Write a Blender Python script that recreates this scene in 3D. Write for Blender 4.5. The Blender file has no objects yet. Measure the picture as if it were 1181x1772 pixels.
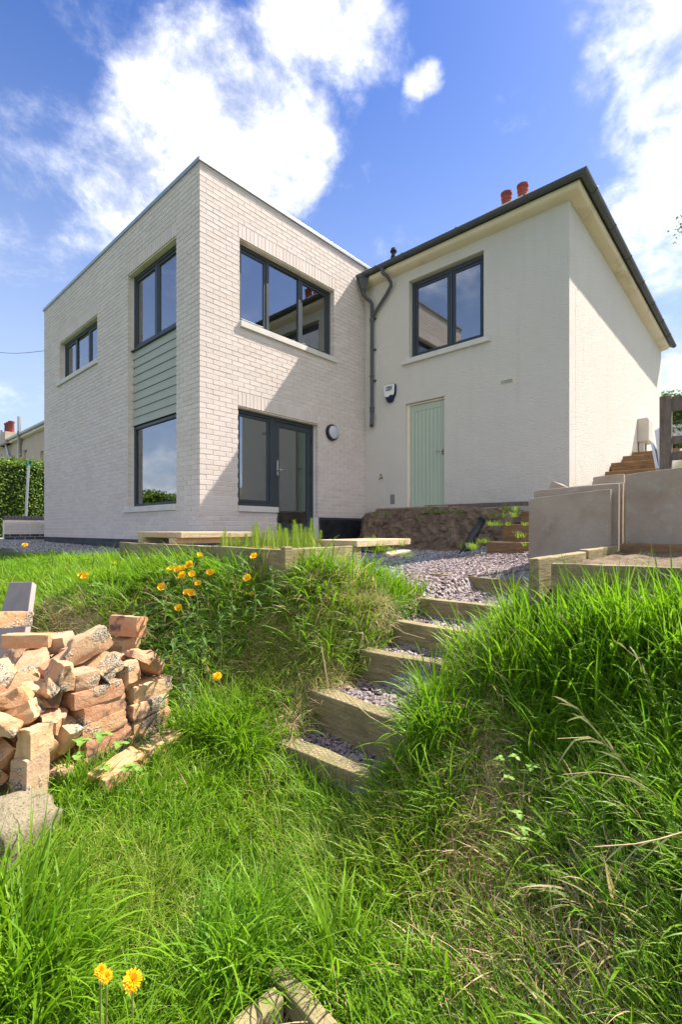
import bpy, bmesh, math, random, json
import numpy as np
from mathutils import Vector, Matrix, Euler, Quaternion
from mathutils import noise as mnoise

random.seed(11); np.random.seed(11)
sc = bpy.context.scene
COL = sc.collection

# ------------------------------------------------------------------ camera, sky, sun, exposure
# world axes: x (u) runs along the gable of the extension, y (v) along its long side, z = 0 at eye height
YAW = math.radians(42.15)
SN, CN = math.sin(YAW), math.cos(YAW)
cam_d = bpy.data.cameras.new('camera'); cam = bpy.data.objects.new('camera', cam_d); COL.objects.link(cam)
cam.location = (0, 0, 0); cam.rotation_euler = (math.radians(90), 0, -(math.pi/2 - YAW))
cam_d.sensor_fit = 'HORIZONTAL'; cam_d.sensor_width = 36; cam_d.lens = 36*819/1181
cam_d.shift_y = 31/1181; cam_d.clip_start = .05; cam_d.clip_end = 3000
sc.camera = cam

SUN = Vector((1, -.336, 1.36)).normalized()
sun_d = bpy.data.lights.new('sun', 'SUN'); sun_o = bpy.data.objects.new('sun', sun_d); COL.objects.link(sun_o)
sun_d.energy = 3.65; sun_d.angle = math.radians(.5); sun_d.color = (1, .92, .80)
sun_o.rotation_euler = SUN.to_track_quat('Z', 'Y').to_euler()
SKY_STRENGTH = .15
vs_ = sc.view_settings
vs_.view_transform = 'Standard'; vs_.look = 'None'; vs_.gamma = 1; vs_.exposure = 1.84
try: vs_.use_curve_mapping = False
except Exception: pass
sc.cycles.max_bounces = 8; sc.cycles.transparent_max_bounces = 12
sc.cycles.use_denoising = True

def ray(x, y):
    """direction in the world towards a point of the view, per metre of depth"""
    t = (x-590.5)/819; return Vector((SN*t+CN, -CN*t+SN, (917-y)/819))
def at(x, y, d): return ray(x, y)*d
def W(X, d, z=0): return Vector((SN*X+CN*d, -CN*X+SN*d, z))

world = bpy.data.worlds.new('World'); sc.world = world; world.use_nodes = True
def build_world():
    nt = world.node_tree; N = nt.nodes; L = nt.links; N.clear()
    out = N.new('ShaderNodeOutputWorld'); bg = N.new('ShaderNodeBackground'); bg.inputs[1].default_value = SKY_STRENGTH
    sky = N.new('ShaderNodeTexSky'); sky.sky_type = 'NISHITA'; sky.sun_disc = False
    sky.sun_elevation = math.asin(SUN.z); sky.sun_rotation = math.atan2(SUN.x, SUN.y)
    sky.air_density = 1.0; sky.dust_density = .6; sky.ozone_density = 2.0; sky.altitude = 60
    hs = N.new('ShaderNodeHueSaturation'); hs.inputs['Saturation'].default_value = 1.12; hs.inputs['Value'].default_value = 1.0
    air = N.new('ShaderNodeMix'); air.data_type = 'RGBA'; air.blend_type = 'MULTIPLY'; air.inputs['Factor'].default_value = 1; air.inputs['B'].default_value = (.245, .27, .375, 1)
    L.new(sky.outputs[0], air.inputs['A']); L.new(air.outputs['Result'], hs.inputs['Color'])
    tc = N.new('ShaderNodeTexCoord')
    def vm(op, a, b=None):
        n = N.new('ShaderNodeVectorMath'); n.operation = op
        L.new(a, n.inputs[0])
        if b is not None:
            if isinstance(b, (tuple, list, Vector)): n.inputs[1].default_value = tuple(b)
            else: L.new(b, n.inputs[1])
        return n
    def m(op, a, b=None, clamp=False):
        n = N.new('ShaderNodeMath'); n.operation = op; n.use_clamp = clamp
        for i, q in enumerate((a, b)):
            if q is None: continue
            if isinstance(q, (int, float)): n.inputs[i].default_value = q
            else: L.new(q, n.inputs[i])
        return n.outputs[0]
    dirn = vm('NORMALIZE', tc.outputs['Generated']).outputs[0]
    def noise(scale, detail, rough, off=(0, 0, 0)):
        mp = N.new('ShaderNodeMapping'); mp.inputs['Location'].default_value = off; mp.inputs['Scale'].default_value = (1, 1, 1.5)
        L.new(dirn, mp.inputs[0])
        n = N.new('ShaderNodeTexNoise'); n.inputs['Scale'].default_value = scale; n.inputs['Detail'].default_value = detail
        n.inputs['Roughness'].default_value = rough; n.inputs['Distortion'].default_value = .25; L.new(mp.outputs[0], n.inputs['Vector'])
        return n
    # cumulus banks: directions (seen from the garden) and angular radii
    banks = [((350,95),.06,1.0),((320,130),.09,1.0),((270,185),.075,1.0),((215,215),.05,.8),((400,190),.11,.95),((480,190),.09,.95),((535,215),.06,.8),((255,270),.08,1.0),((340,240),.12,1.0),((440,290),.10,.9),
             ((480,320),.07,.85),((522,300),.045,1.0),((225,340),.08,1.0),((260,340),.12,1.0),((235,400),.09,.95),((180,420),.06,.7),((20,440),.055,.5),((60,470),.04,.45),((110,455),.05,.5),((500,70),.08,.8),((560,40),.09,.85),((640,55),.06,.7),((480,110),.06,.6),((600,20),.08,.75),
             ((95,172),.045,.14),((95,290),.05,.10),((722,145),.020,.8),((742,132),.022,.85),((712,195),.03,.4),((1090,10),.06,.6),((1150,25),.08,.8),((1190,40),.06,.75),((1010,5),.05,.45),((1150,205),.06,.8),((1190,210),.07,.95),
             ((1130,270),.05,.7),((1190,300),.08,.9),((1095,240),.04,.5),((1120,340),.07,.65),((1180,370),.07,.75),((1130,430),.08,.5),((1165,640),.08,.95),((1181,600),.07,.8),((120,15),.06,.45),((230,40),.05,.35),((1030,140),.035,.5),((610,180),.03,.5),((1180,480),.07,.45)]
    wob = noise(7, 5, .6, (3, 1, 2)); wv = vm('SUBTRACT', wob.outputs['Color'], (.5, .5, .5)); wv2 = vm('SCALE', wv.outputs[0]); wv2.inputs['Scale'].default_value = .05
    dw = vm('ADD', dirn, wv2.outputs[0]).outputs[0]
    acc = None
    for (px, py), r, s in banks:
        c = ray(px, py).normalized()
        ds = vm('DISTANCE', dw, c).outputs['Value']
        mr = N.new('ShaderNodeMapRange'); mr.interpolation_type = 'SMOOTHSTEP'; mr.inputs['From Min'].default_value = r*1.45; mr.inputs['From Max'].default_value = r*.25
        mr.inputs['To Min'].default_value = 0; mr.inputs['To Max'].default_value = s; L.new(ds, mr.inputs['Value'])
        acc = mr.outputs[0] if acc is None else m('MAXIMUM', acc, mr.outputs[0])
    n1 = noise(5.5, 12, .62, (.3, .7, .1)).outputs['Fac']; n2 = noise(16, 9, .65, (5, 2, 1)).outputs['Fac']
    n0 = noise(1.6, 3, .5, (8, 3, 4)).outputs['Fac']
    # unseen cloud added outside the view, coverage raised to lift the ambient light
    far_ = m('MULTIPLY', m('SUBTRACT', n0, .30), 4.0, True)
    fwd = Vector((CN, SN, .45)).normalized()
    dt = vm('DOT_PRODUCT', dirn, fwd).outputs['Value']
    mk = N.new('ShaderNodeMapRange'); mk.interpolation_type = 'SMOOTHSTEP'; mk.inputs['From Min'].default_value = .8; mk.inputs['From Max'].default_value = .45; L.new(dt, mk.inputs['Value'])
    gap = None     # blue gaps that the window reflections show
    for gx, gy, gz, gr_ in ((-.913, .481, .509, .50), (.667, -.753, .485, .36), (-.48, .96, .485, .36)):
        ds = vm('DISTANCE', dw, Vector((gx, gy, gz)).normalized()).outputs['Value']; mr = N.new('ShaderNodeMapRange'); mr.interpolation_type = 'SMOOTHSTEP'; mr.inputs['From Min'].default_value = gr_*.6; mr.inputs['From Max'].default_value = gr_*1.2; L.new(ds, mr.inputs['Value'])
        gap = mr.outputs[0] if gap is None else m('MINIMUM', gap, mr.outputs[0])
    far_ = m('MULTIPLY', far_, gap)
    cover = m('MAXIMUM', acc, m('MULTIPLY', far_, mk.outputs[0]))
    d0 = m('ADD', m('MULTIPLY', cover, .98), m('MULTIPLY', m('SUBTRACT', n1, .50), 2.1))
    d0 = m('ADD', d0, m('MULTIPLY', m('SUBTRACT', n2, .5), .7))
    den = N.new('ShaderNodeMapRange'); den.interpolation_type = 'SMOOTHSTEP'; den.inputs['From Min'].default_value = .10; den.inputs['From Max'].default_value = 1.2; L.new(d0, den.inputs['Value'])
    # thin haze veil low down
    sep = N.new('ShaderNodeSeparateXYZ'); L.new(dirn, sep.inputs[0])
    hz = N.new('ShaderNodeMapRange'); hz.interpolation_type = 'SMOOTHSTEP'; hz.inputs['From Min'].default_value = .80; hz.inputs['From Max'].default_value = 0; hz.inputs['To Max'].default_value = .85; L.new(sep.outputs['Z'], hz.inputs['Value'])
    tint = N.new('ShaderNodeMix'); tint.data_type = 'RGBA'; L.new(hz.outputs[0], tint.inputs['Factor']); L.new(hs.outputs[0], tint.inputs['A']); tint.inputs['B'].default_value = (1.42, 1.74, 2.25, 1)
    cc = N.new('ShaderNodeMix'); cc.data_type = 'RGBA'; body = N.new('ShaderNodeMapRange'); body.interpolation_type = 'SMOOTHSTEP'; body.inputs['From Min'].default_value = .38; body.inputs['From Max'].default_value = .62; L.new(m('ADD', m('MULTIPLY', n1, .6), m('MULTIPLY', n2, .4)), body.inputs['Value'])
    L.new(body.outputs[0], cc.inputs['Factor']); cc.inputs['A'].default_value = (1.70, 1.80, 2.02, 1); cc.inputs['B'].default_value = (3.5, 3.45, 3.4, 1)
    mx = N.new('ShaderNodeMix'); mx.data_type = 'RGBA'
    L.new(m('MULTIPLY', den.outputs[0], .93), mx.inputs['Factor']); L.new(tint.outputs['Result'], mx.inputs['A']); L.new(cc.outputs['Result'], mx.inputs['B'])
    L.new(mx.outputs['Result'], bg.inputs[0]); L.new(bg.outputs[0], out.inputs[0])
build_world()

# ------------------------------------------------------------------ materials
class NT:
    def __init__(s, name):
        s.m = bpy.data.materials.new(name); s.m.use_nodes = True; s.N = s.m.node_tree.nodes; s.L = s.m.node_tree.links
        s.b = s.N['Principled BSDF']; s.out = s.N['Material Output']
        s.b.inputs['Specular IOR Level'].default_value = .35
    def coord(s, scale=(1, 1, 1), kind='Object'):
        t = s.N.new('ShaderNodeTexCoord'); mp = s.N.new('ShaderNodeMapping'); mp.inputs['Scale'].default_value = scale
        s.L.new(t.outputs[kind], mp.inputs[0]); return mp.outputs[0]
    def pos(s, scale=(1, 1, 1)):
        t = s.N.new('ShaderNodeNewGeometry'); mp = s.N.new('ShaderNodeMapping'); mp.inputs['Scale'].default_value = scale
        s.L.new(t.outputs['Position'], mp.inputs[0]); return mp.outputs[0]
    def noise(s, vec, scale, detail=4, rough=.55, dist=0):
        n = s.N.new('ShaderNodeTexNoise'); n.inputs['Scale'].default_value = scale; n.inputs['Detail'].default_value = detail
        n.inputs['Roughness'].default_value = rough; n.inputs['Distortion'].default_value = dist; s.L.new(vec, n.inputs['Vector']); return n.outputs['Fac']
    def ramp(s, fac, stops):
        r = s.N.new('ShaderNodeValToRGB'); s.L.new(fac, r.inputs[0]); e = r.color_ramp.elements
        while len(e) < len(stops): e.new(.5)
        for i, (p, c) in enumerate(stops):
            e[i].position = p; e[i].color = (*c, 1) if len(c) == 3 else c
        return r.outputs[0]
    def mix(s, fac, a, b, mode='MIX'):
        n = s.N.new('ShaderNodeMix'); n.data_type = 'RGBA'; n.blend_type = mode
        for k, q in (('Factor', fac), ('A', a), ('B', b)):
            if isinstance(q, (int, float)): n.inputs[k].default_value = q
            elif isinstance(q, tuple): n.inputs[k].default_value = (*q, 1) if len(q) == 3 else q
            else: s.L.new(q, n.inputs[k])
        return n.outputs['Result']
    def math(s, op, a, b=None, clamp=False):
        n = s.N.new('ShaderNodeMath'); n.operation = op; n.use_clamp = clamp
        for i, q in enumerate((a, b)):
            if q is None: continue
            if isinstance(q, (int, float)): n.inputs[i].default_value = q
            else: s.L.new(q, n.inputs[i])
        return n.outputs[0]
    def attr(s, name, typ='GEOMETRY', out='Fac'):
        n = s.N.new('ShaderNodeAttribute'); n.attribute_name = name; n.attribute_type = typ; return n.outputs[out]
    def rnd(s): return s.N.new('ShaderNodeObjectInfo').outputs['Random']
    def isl(s): return s.N.new('ShaderNodeNewGeometry').outputs['Random Per Island']
    def col(s, c):
        if isinstance(c, tuple): s.b.inputs['Base Color'].default_value = (*c, 1)
        else: s.L.new(c, s.b.inputs['Base Color'])
    def rough(s, r):
        if isinstance(r, (int, float)): s.b.inputs['Roughness'].default_value = r
        else: s.L.new(r, s.b.inputs['Roughness'])
    def bump(s, h, strength=.5, dist=.01):
        n = s.N.new('ShaderNodeBump'); n.inputs['Strength'].default_value = strength; n.inputs['Distance'].default_value = dist
        s.L.new(h, n.inputs['Height']); s.L.new(n.outputs[0], s.b.inputs['Normal'])

def simple(name, c1, c2=None, scale=6, rough=.6, bump=0, bscale=60, metal=0, spec=None, grime=None):
    t = NT(name); v = t.pos()
    if c2 is None: c2 = tuple(x*.82 for x in c1)
    f = t.noise(v, scale, 6, .6); c = t.mix(t.ramp(f, [(.3, (0, 0, 0)), (.7, (1, 1, 1))]), c1, c2)
    if grime:
        g = t.noise(v, scale*.35, 7, .7, .4); c = t.mix(t.ramp(g, [(.52, (0, 0, 0)), (.68, (.7, .7, .7))]), c, grime)
    t.col(c); t.rough(rough); t.b.inputs['Metallic'].default_value = metal
    if spec is not None: t.b.inputs['Specular IOR Level'].default_value = spec
    if bump: t.bump(t.noise(v, bscale, 5, .6), bump, .004)
    return t.m

M = {}
def mk_brick(name, joined):
    t = NT(name); v = t.pos(); r = t.isl() if joined else t.rnd()
    c = t.ramp(r, [(0, (.63, .545, .51)), (.45, (.68, .595, .56)), (.8, (.71, .63, .595)), (1, (.65, .56, .515))])
    f = t.noise(v, 45, 6, .65); c = t.mix(t.math('MULTIPLY', f, .35), c, (.52, .44, .38))
    g = t.noise(v, .9, 5, .6, .3); c = t.mix(t.ramp(g, [(.45, (0, 0, 0)), (.75, (.35, .35, .35))]), c, (.52, .47, .42))
    stv = t.noise(t.pos((4, 4, .3)), 1.7, 6, .6); c = t.mix(t.ramp(stv, [(.5, (0, 0, 0)), (.74, (.16, .16, .16))]), c, (.50, .46, .43))
    t.col(c); t.rough(.85); t.bump(t.noise(v, 110, 5, .7), .7, .0035); return t.m
M['brick'] = mk_brick('pale_facing_brick', False); M['bricks'] = mk_brick('pale_facing_bricks', True)
M['mortar'] = simple('mortar', (.80, .77, .73), (.76, .72, .68), 12, .95, .4, 200)
def mk_dark_brick():
    t = NT('engineering_brick'); v = t.pos(); c = t.ramp(t.isl(), [(0, (.022, .026, .036)), (1, (.06, .068, .085))])
    t.col(t.mix(t.math('MULTIPLY', t.noise(v, 30, 5, .7), .4), c, (.12, .12, .13))); t.rough(.55); t.bump(t.noise(v, 90, 4), .4, .003); return t.m
M['dark_brick'] = mk_dark_brick()
M['dark_mortar'] = simple('grey_mortar', (.24, .24, .25), (.17, .17, .18), 12, .95)
def mk_render():
    t = NT('roughcast_render'); v = t.pos()
    g = t.noise(v, 1.1, 6, .6, .3); c = t.mix(t.ramp(g, [(.35, (0, 0, 0)), (.75, (1, 1, 1))]), (.80, .76, .69), (.77, .725, .655))
    s2 = t.N.new('ShaderNodeSeparateXYZ'); gg = t.N.new('ShaderNodeNewGeometry'); t.L.new(gg.outputs['Position'], s2.inputs[0])
    low = t.N.new('ShaderNodeMapRange'); low.inputs['From Min'].default_value = 1.1; low.inputs['From Max'].default_value = .2; low.inputs['To Max'].default_value = .6; t.L.new(s2.outputs['Z'], low.inputs['Value'])
    st = t.math('MULTIPLY', low.outputs[0], t.ramp(t.noise(v, 5, 7, .7), [(.4, (0, 0, 0)), (.65, (1, 1, 1))]))
    c = t.mix(st, c, (.58, .54, .48))
    sp = t.noise(v, 60, 4, .7); c = t.mix(t.ramp(sp, [(.66, (0, 0, 0)), (.74, (.35, .35, .35))]), c, (.50, .45, .39))
    stv = t.noise(t.pos((5, 5, .35)), 1.6, 6, .6); c = t.mix(t.ramp(stv, [(.52, (0, 0, 0)), (.74, (.14, .14, .14))]), c, (.52, .49, .43))
    t.col(c); t.rough(.95); t.b.inputs['Specular IOR Level'].default_value = .15
    vo = t.N.new('ShaderNodeTexVoronoi'); vo.inputs['Scale'].default_value = 75; vo.feature = 'SMOOTH_F1'; t.L.new(v, vo.inputs['Vector'])
    h = t.math('ADD', t.math('MULTIPLY', vo.outputs['Distance'], -.8), t.math('MULTIPLY', t.noise(v, 55, 6, .75, .5), 1.2))
    h = t.math('ADD', h, t.math('MULTIPLY', t.noise(v, 5, 4, .6), 1.0))
    t.bump(h, 1.0, .022); return t.m
M['render'] = mk_render()
M['cove'] = simple('cream_painted_eaves', (.80, .72, .60), (.76, .66, .51), 3, .75, .25, 120, grime=(.42, .35, .25))
M['frame'] = simple('slate_grey_window_frame', (.045, .058, .070), (.036, .047, .057), 2, .38, 0)
M['gutter'] = simple('dark_grey_gutter', (.088, .096, .106), (.066, .073, .082), 5, .5, .1, 40, grime=(.10, .10, .10))
M['sill'] = simple('pale_cast_stone', (.66, .63, .58), (.56, .53, .49), 5, .8, .2, 150)
M['coping'] = simple('grey_metal_coping', (.42, .45, .49), (.36, .39, .43), 3, .35, 0, metal=.5)
M['cladding'] = simple('sage_green_board', (.385, .405, .345), (.35, .37, .315), 4, .6, .15, 80)
def mk_door():
    t = NT('sage_green_paint'); v = t.pos(); c = t.mix(t.noise(v, 3, 5), (.46, .53, .42), (.41, .48, .38)); t.col(c); t.rough(.5); return t.m
M['door'] = mk_door()
M['inner_wall'] = simple('cream_plaster', (.74, .71, .64), (.70, .67, .60), 1, .9)
M['white'] = simple('white_paint', (.78, .78, .77), (.72, .72, .71), 3, .5)
M['black'] = simple('black_plastic', (.015, .015, .017), (.022, .022, .025), 4, .35)
M['terracotta'] = simple('terracotta_pot', (.27, .062, .045), (.20, .045, .035), 8, .8, .3, 60)
M['steel'] = simple('brushed_steel', (.55, .55, .56), (.45, .45, .46), 9, .25, 0, metal=.9)
M['brass'] = simple('tarnished_brass', (.30, .22, .10), (.18, .12, .06), 20, .45, .2, 80, metal=.7)
M['galv'] = simple('galvanised_steel', (.50, .52, .53), (.38, .40, .42), 14, .4, 0, metal=.7)
M['slate_roof'] = simple('roof_slate', (.085, .088, .098), (.055, .058, .066), 5, .6, .4, 30)
M['carcass'] = simple('black_damp_proof_sheet', (.012, .014, .018), (.035, .038, .045), 7, .22, .6, 18)
M['blue'] = simple('alarm_blue', (.02, .05, .16), (.02, .04, .13), 4, .4)
M['navy'] = simple('alarm_navy', (.012, .014, .07), (.012, .014, .06), 4, .35)
M['meter'] = simple('cream_plastic', (.62, .58, .50), (.55, .51, .44), 5, .6, .1, 60)
M['opal'] = simple('opal_diffuser', (.55, .58, .64), (.50, .53, .60), 4, .3)
def mk_glass():
    t = NT('window_glass'); N, L = t.N, t.L; N.remove(t.b)
    tr = N.new('ShaderNodeBsdfTransparent'); tr.inputs[0].default_value = (.80, .85, .84, 1); gl = N.new('ShaderNodeBsdfGlossy'); gl.inputs['Roughness'].default_value = .0
    gl.inputs['Color'].default_value = (.95, .97, 1, 1)
    lw = N.new('ShaderNodeLayerWeight'); lw.inputs[0].default_value = .5
    mr = N.new('ShaderNodeMapRange'); mr.inputs['To Min'].default_value = .26; mr.inputs['To Max'].default_value = .95; mr.inputs['From Min'].default_value = .12; L.new(lw.outputs['Fresnel'], mr.inputs['Value'])
    nb = N.new('ShaderNodeBump'); nb.inputs['Strength'].default_value = .02; nb.inputs['Distance'].default_value = .02; L.new(t.noise(t.pos(), .9, 1), nb.inputs['Height']); L.new(nb.outputs[0], gl.inputs['Normal'])
    mx = N.new('ShaderNodeMixShader'); L.new(mr.outputs[0], mx.inputs[0]); L.new(tr.outputs[0], mx.inputs[1]); L.new(gl.outputs[0], mx.inputs[2]); L.new(mx.outputs[0], t.out.inputs[0]); return t.m
M['glass'] = mk_glass()
def mk_wood(name, ca, cb, cc, rgh=.85, moss=False, sc_=(3, 30, 30)):
    t = NT(name); v = t.coord(sc_); f = t.noise(v, 1.6, 7, .65, .6)
    c = t.ramp(f, [(.3, ca), (.55, cb), (.75, cc)])
    v2 = t.pos(); g = t.noise(v2, 7, 6, .7); c = t.mix(t.ramp(g, [(.5, (0, 0, 0)), (.72, (.55, .55, .55))]), c, tuple(x*.5 for x in ca))
    c = t.mix(t.math('MULTIPLY', t.rnd(), .25), c, cb)
    cr = t.noise(t.coord((sc_[0]*.7, sc_[1]*1.6, sc_[2]*1.6)), 3, 4, .8); c = t.mix(t.ramp(cr, [(.60, (0, 0, 0)), (.66, (.8, .8, .8))]), c, tuple(x*.35 for x in ca))
    if moss: c = t.mix(t.ramp(t.noise(v2, 4.5, 7, .7), [(.48, (0, 0, 0)), (.66, (.6, .6, .6))]), c, (.10, .12, .04))
    t.col(c); t.rough(rgh); t.bump(t.math('ADD', f, t.math('MULTIPLY', g, .5)), .8, .006); return t.m
M['sleeper'] = mk_wood('weathered_treated_timber', (.16, .135, .07), (.30, .235, .125), (.45, .37, .23), moss=True)
M['brown_wood'] = mk_wood('brown_stained_timber', (.12, .07, .035), (.24, .145, .07), (.33, .21, .11))
M['deck'] = mk_wood('new_pale_timber', (.42, .32, .19), (.56, .43, .27), (.62, .50, .34))
M['grey_wood'] = mk_wood('silvered_fence_timber', (.10, .075, .06), (.19, .145, .115), (.27, .21, .17), sc_=(20, 20, 3))
M['stick'] = mk_wood('dry_stalk', (.30, .21, .11), (.45, .34, .2), (.55, .44, .28))
def mk_slab():
    t = NT('stained_concrete_paving'); v = t.pos(); c = t.mix(t.noise(v, 3, 7, .65, .4), (.33, .265, .205), (.43, .365, .295))
    c = t.mix(t.ramp(t.noise(v, 2.1, 6, .65, .8), [(.46, (0, 0, 0)), (.75, (.7, .7, .7))]), c, (.23, .165, .115))
    c = t.mix(t.ramp(t.noise(v, 9, 5, .6), [(.55, (0, 0, 0)), (.75, (.6, .6, .6))]), c, (.44, .42, .38))
    gr = t.noise(v, 160, 3, .8); c = t.mix(t.ramp(gr, [(.55, (0, 0, 0)), (.7, (.5, .5, .5))]), c, (.16, .14, .12))
    t.col(c); t.rough(.9); t.bump(t.math('ADD', t.noise(v, 70, 6, .7), gr), .6, .005); return t.m
M['slab'] = mk_slab()
def mk_rubble():
    t = NT('reclaimed_clay_brick'); r = t.rnd(); v = t.pos()
    c = t.ramp(r, [(0, (.46, .19, .08)), (.25, (.52, .28, .13)), (.5, (.56, .36, .19)), (.7, (.40, .13, .065)), (.85, (.38, .25, .16)), (1, (.48, .23, .10))])
    f = t.noise(v, 14, 7, .7, .4); c = t.mix(t.ramp(f, [(.35, (0, 0, 0)), (.7, (.6, .6, .6))]), c, (.55, .42, .28))
    k = t.noise(v, 5.5, 5, .6, .3)
    pock = t.noise(v, 120, 3, .8)
    lime = t.ramp(k, [(.565, (0, 0, 0)), (.61, (1, 1, 1))]); c = t.mix(lime, c, t.ramp(pock, [(.42, (.10, .075, .055)), (.58, (.56, .48, .37))]))
    so = t.noise(t.pos((1.3, .8, 1.1)), 3.6, 4, .6); c = t.mix(t.ramp(so, [(.56, (0, 0, 0)), (.61, (.9, .9, .9))]), c, (.085, .06, .055))
    c = t.mix(t.ramp(t.noise(v, 60, 5, .8), [(.62, (0, 0, 0)), (.75, (.6, .6, .6))]), c, (.20, .11, .06))
    t.col(c); t.rough(.95); t.bump(t.math('ADD', t.math('MULTIPLY', pock, t.math('ADD', lime, .25)), t.math('ADD', f, t.math('MULTIPLY', t.noise(v, 34, 6, .75), .8))), 1.0, .009); return t.m
M['rubble'] = mk_rubble()
def mk_chip():
    t = NT('slate_chipping'); r = t.attr('tint', 'INSTANCER'); c = t.ramp(r, [(0, (.12, .092, .102)), (.5, (.25, .195, .195)), (.8, (.35, .28, .265)), (1, (.18, .16, .195))])
    t.col(t.mix(t.math('MULTIPLY', t.noise(t.pos(), 60, 3), .5), c, (.20, .15, .15))); t.rough(.7); return t.m
M['chip'] = mk_chip()
def mk_peb():
    t = NT('grey_gravel'); r = t.attr('tint', 'INSTANCER'); t.col(t.ramp(r, [(0, (.14, .14, .15)), (.5, (.30, .30, .31)), (1, (.46, .44, .42))])); t.rough(.8); return t.m
M['pebble'] = mk_peb()
def mk_leaf(name, a, b, dry=None, transl=.42, tip=None, inst=True, rgh=.5):
    """blade / leaf: colour per blade (tint), paler at the foot, light passing through"""
    t = NT(name); N, L = t.N, t.L
    tn = t.attr('tint'); h = t.attr('h')
    c = t.mix(tn, a, b)
    if inst:
        iv = t.attr('iv', 'INSTANCER'); c = t.mix(t.math('MULTIPLY', iv, .55), c, tuple(.5*(x+y)*q for x, y, q in zip(a, b, (1.55, 1.1, .7))))
    if tip: c = t.mix(t.math('MULTIPLY', t.math('POWER', h, 2.0), .6), c, tip)
    if dry:
        dr = t.attr('dry', 'INSTANCER'); f = t.math('GREATER_THAN', t.math('ADD', dr, t.math('MULTIPLY', t.attr('tint2'), .9)), .95); c = t.mix(f, c, t.mix(tn, dry, tuple(x*.75 for x in dry)))
    L.new(c, t.b.inputs['Base Color']); t.b.inputs['Roughness'].default_value = rgh; t.b.inputs['Specular IOR Level'].default_value = .3
    tr = N.new('ShaderNodeBsdfTranslucent'); L.new(t.mix(.5, c, t.mix(1.0, c, (1.0, 1.1, .35), 'MULTIPLY')), tr.inputs[0])
    mx = N.new('ShaderNodeMixShader'); mx.inputs[0].default_value = transl; L.new(t.b.outputs[0], mx.inputs[1]); L.new(tr.outputs[0], mx.inputs[2]); L.new(mx.outputs[0], t.out.inputs[0])
    return t.m
DRY = (.50, .40, .22)
M['grass'] = mk_leaf('lawn_blade', (.078, .215, .009), (.205, .38, .022), DRY)
M['long'] = mk_leaf('long_grass_blade', (.072, .21, .008), (.225, .42, .020), DRY, .52)
M['pale'] = mk_leaf('fine_pale_grass', (.15, .27, .03), (.32, .41, .075), DRY, .42)
M['straw'] = mk_leaf('dead_grass', (.38, .30, .16), (.56, .47, .29), None, .25, rgh=.6)
M['weed'] = mk_leaf('weed_leaf', (.07, .17, .02), (.16, .30, .05), None, .4)
M['herb'] = mk_leaf('herb_leaf', (.06, .15, .025), (.13, .25, .05), None, .4, inst=False)
M['horsetail'] = mk_leaf('horsetail_frond', (.24, .36, .04), (.38, .48, .09), None, .45, inst=False)
M['hedge'] = mk_leaf('hedge_leaf', (.05, .12, .012), (.20, .30, .035), None, .35, inst=False)
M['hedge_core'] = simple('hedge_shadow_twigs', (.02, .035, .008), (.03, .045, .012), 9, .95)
M['bark'] = simple('bark', (.22, .18, .14), (.12, .10, .08), 9, .9, .5, 40)
M['stem'] = simple('green_stem', (.16, .22, .05), (.24, .20, .07), 20, .6)
M['petal'] = mk_leaf('yellow_petal', (.85, .50, .008), (.95, .62, .012), None, .35, inst=False, rgh=.5)
M['dandelion'] = mk_leaf('dandelion_floret', (.90, .42, .004), (.95, .55, .006), None, .3, inst=False, rgh=.6)
M['stamen'] = simple('orange_stamens', (.75, .30, .01), (.60, .22, .01), 60, .8)
M['tyre'] = simple('tyre_rubber', (.02, .02, .02), (.03, .03, .03), 9, .8)
M['car'] = simple('white_car_paint', (.70, .71, .72), (.66, .67, .68), 1, .2, 0)
M['wire'] = simple('rusted_netting_wire', (.13, .11, .09), (.20, .18, .15), 60, .6, 0, metal=.3)
def mk_ground():
    t = NT('ground_soil_and_turf'); v = t.pos()
    soil = t.ramp(t.noise(v, 9, 8, .7, .3), [(.3, (.055, .040, .024)), (.55, (.11, .085, .05)), (.75, (.20, .16, .10))])
    turf = t.ramp(t.noise(v, 14, 7, .7, .3), [(.3, (.02, .045, .008)), (.55, (.05, .09, .018)), (.75, (.14, .14, .05))])
    grav = t.ramp(t.noise(v, 70, 5, .8), [(.35, (.12, .115, .11)), (.5, (.26, .25, .24)), (.65, (.42, .40, .37))])
    c = t.mix(t.attr('turf'), soil, turf); c = t.mix(t.attr('grav'), c, grav)
    t.col(c); t.rough(.95); t.bump(t.math('ADD', t.noise(v, 40, 8, .75), t.math('MULTIPLY', t.noise(v, 130, 3, .8), .6)), .8, .015); return t.m
M['ground'] = mk_ground()
def mk_earth():
    t = NT('cut_earth'); v = t.pos(); c = t.ramp(t.noise(v, 6, 9, .7, .5), [(.3, (.10, .068, .045)), (.5, (.22, .155, .105)), (.7, (.34, .26, .18))])
    c = t.mix(t.ramp(t.noise(v, 45, 4, .8), [(.62, (0, 0, 0)), (.72, (.7, .7, .7))]), c, (.28, .22, .16))
    t.col(c); t.rough(.95); t.bump(t.noise(v, 22, 9, .8), 1, .04); return t.m
M['earth'] = mk_earth()

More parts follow.
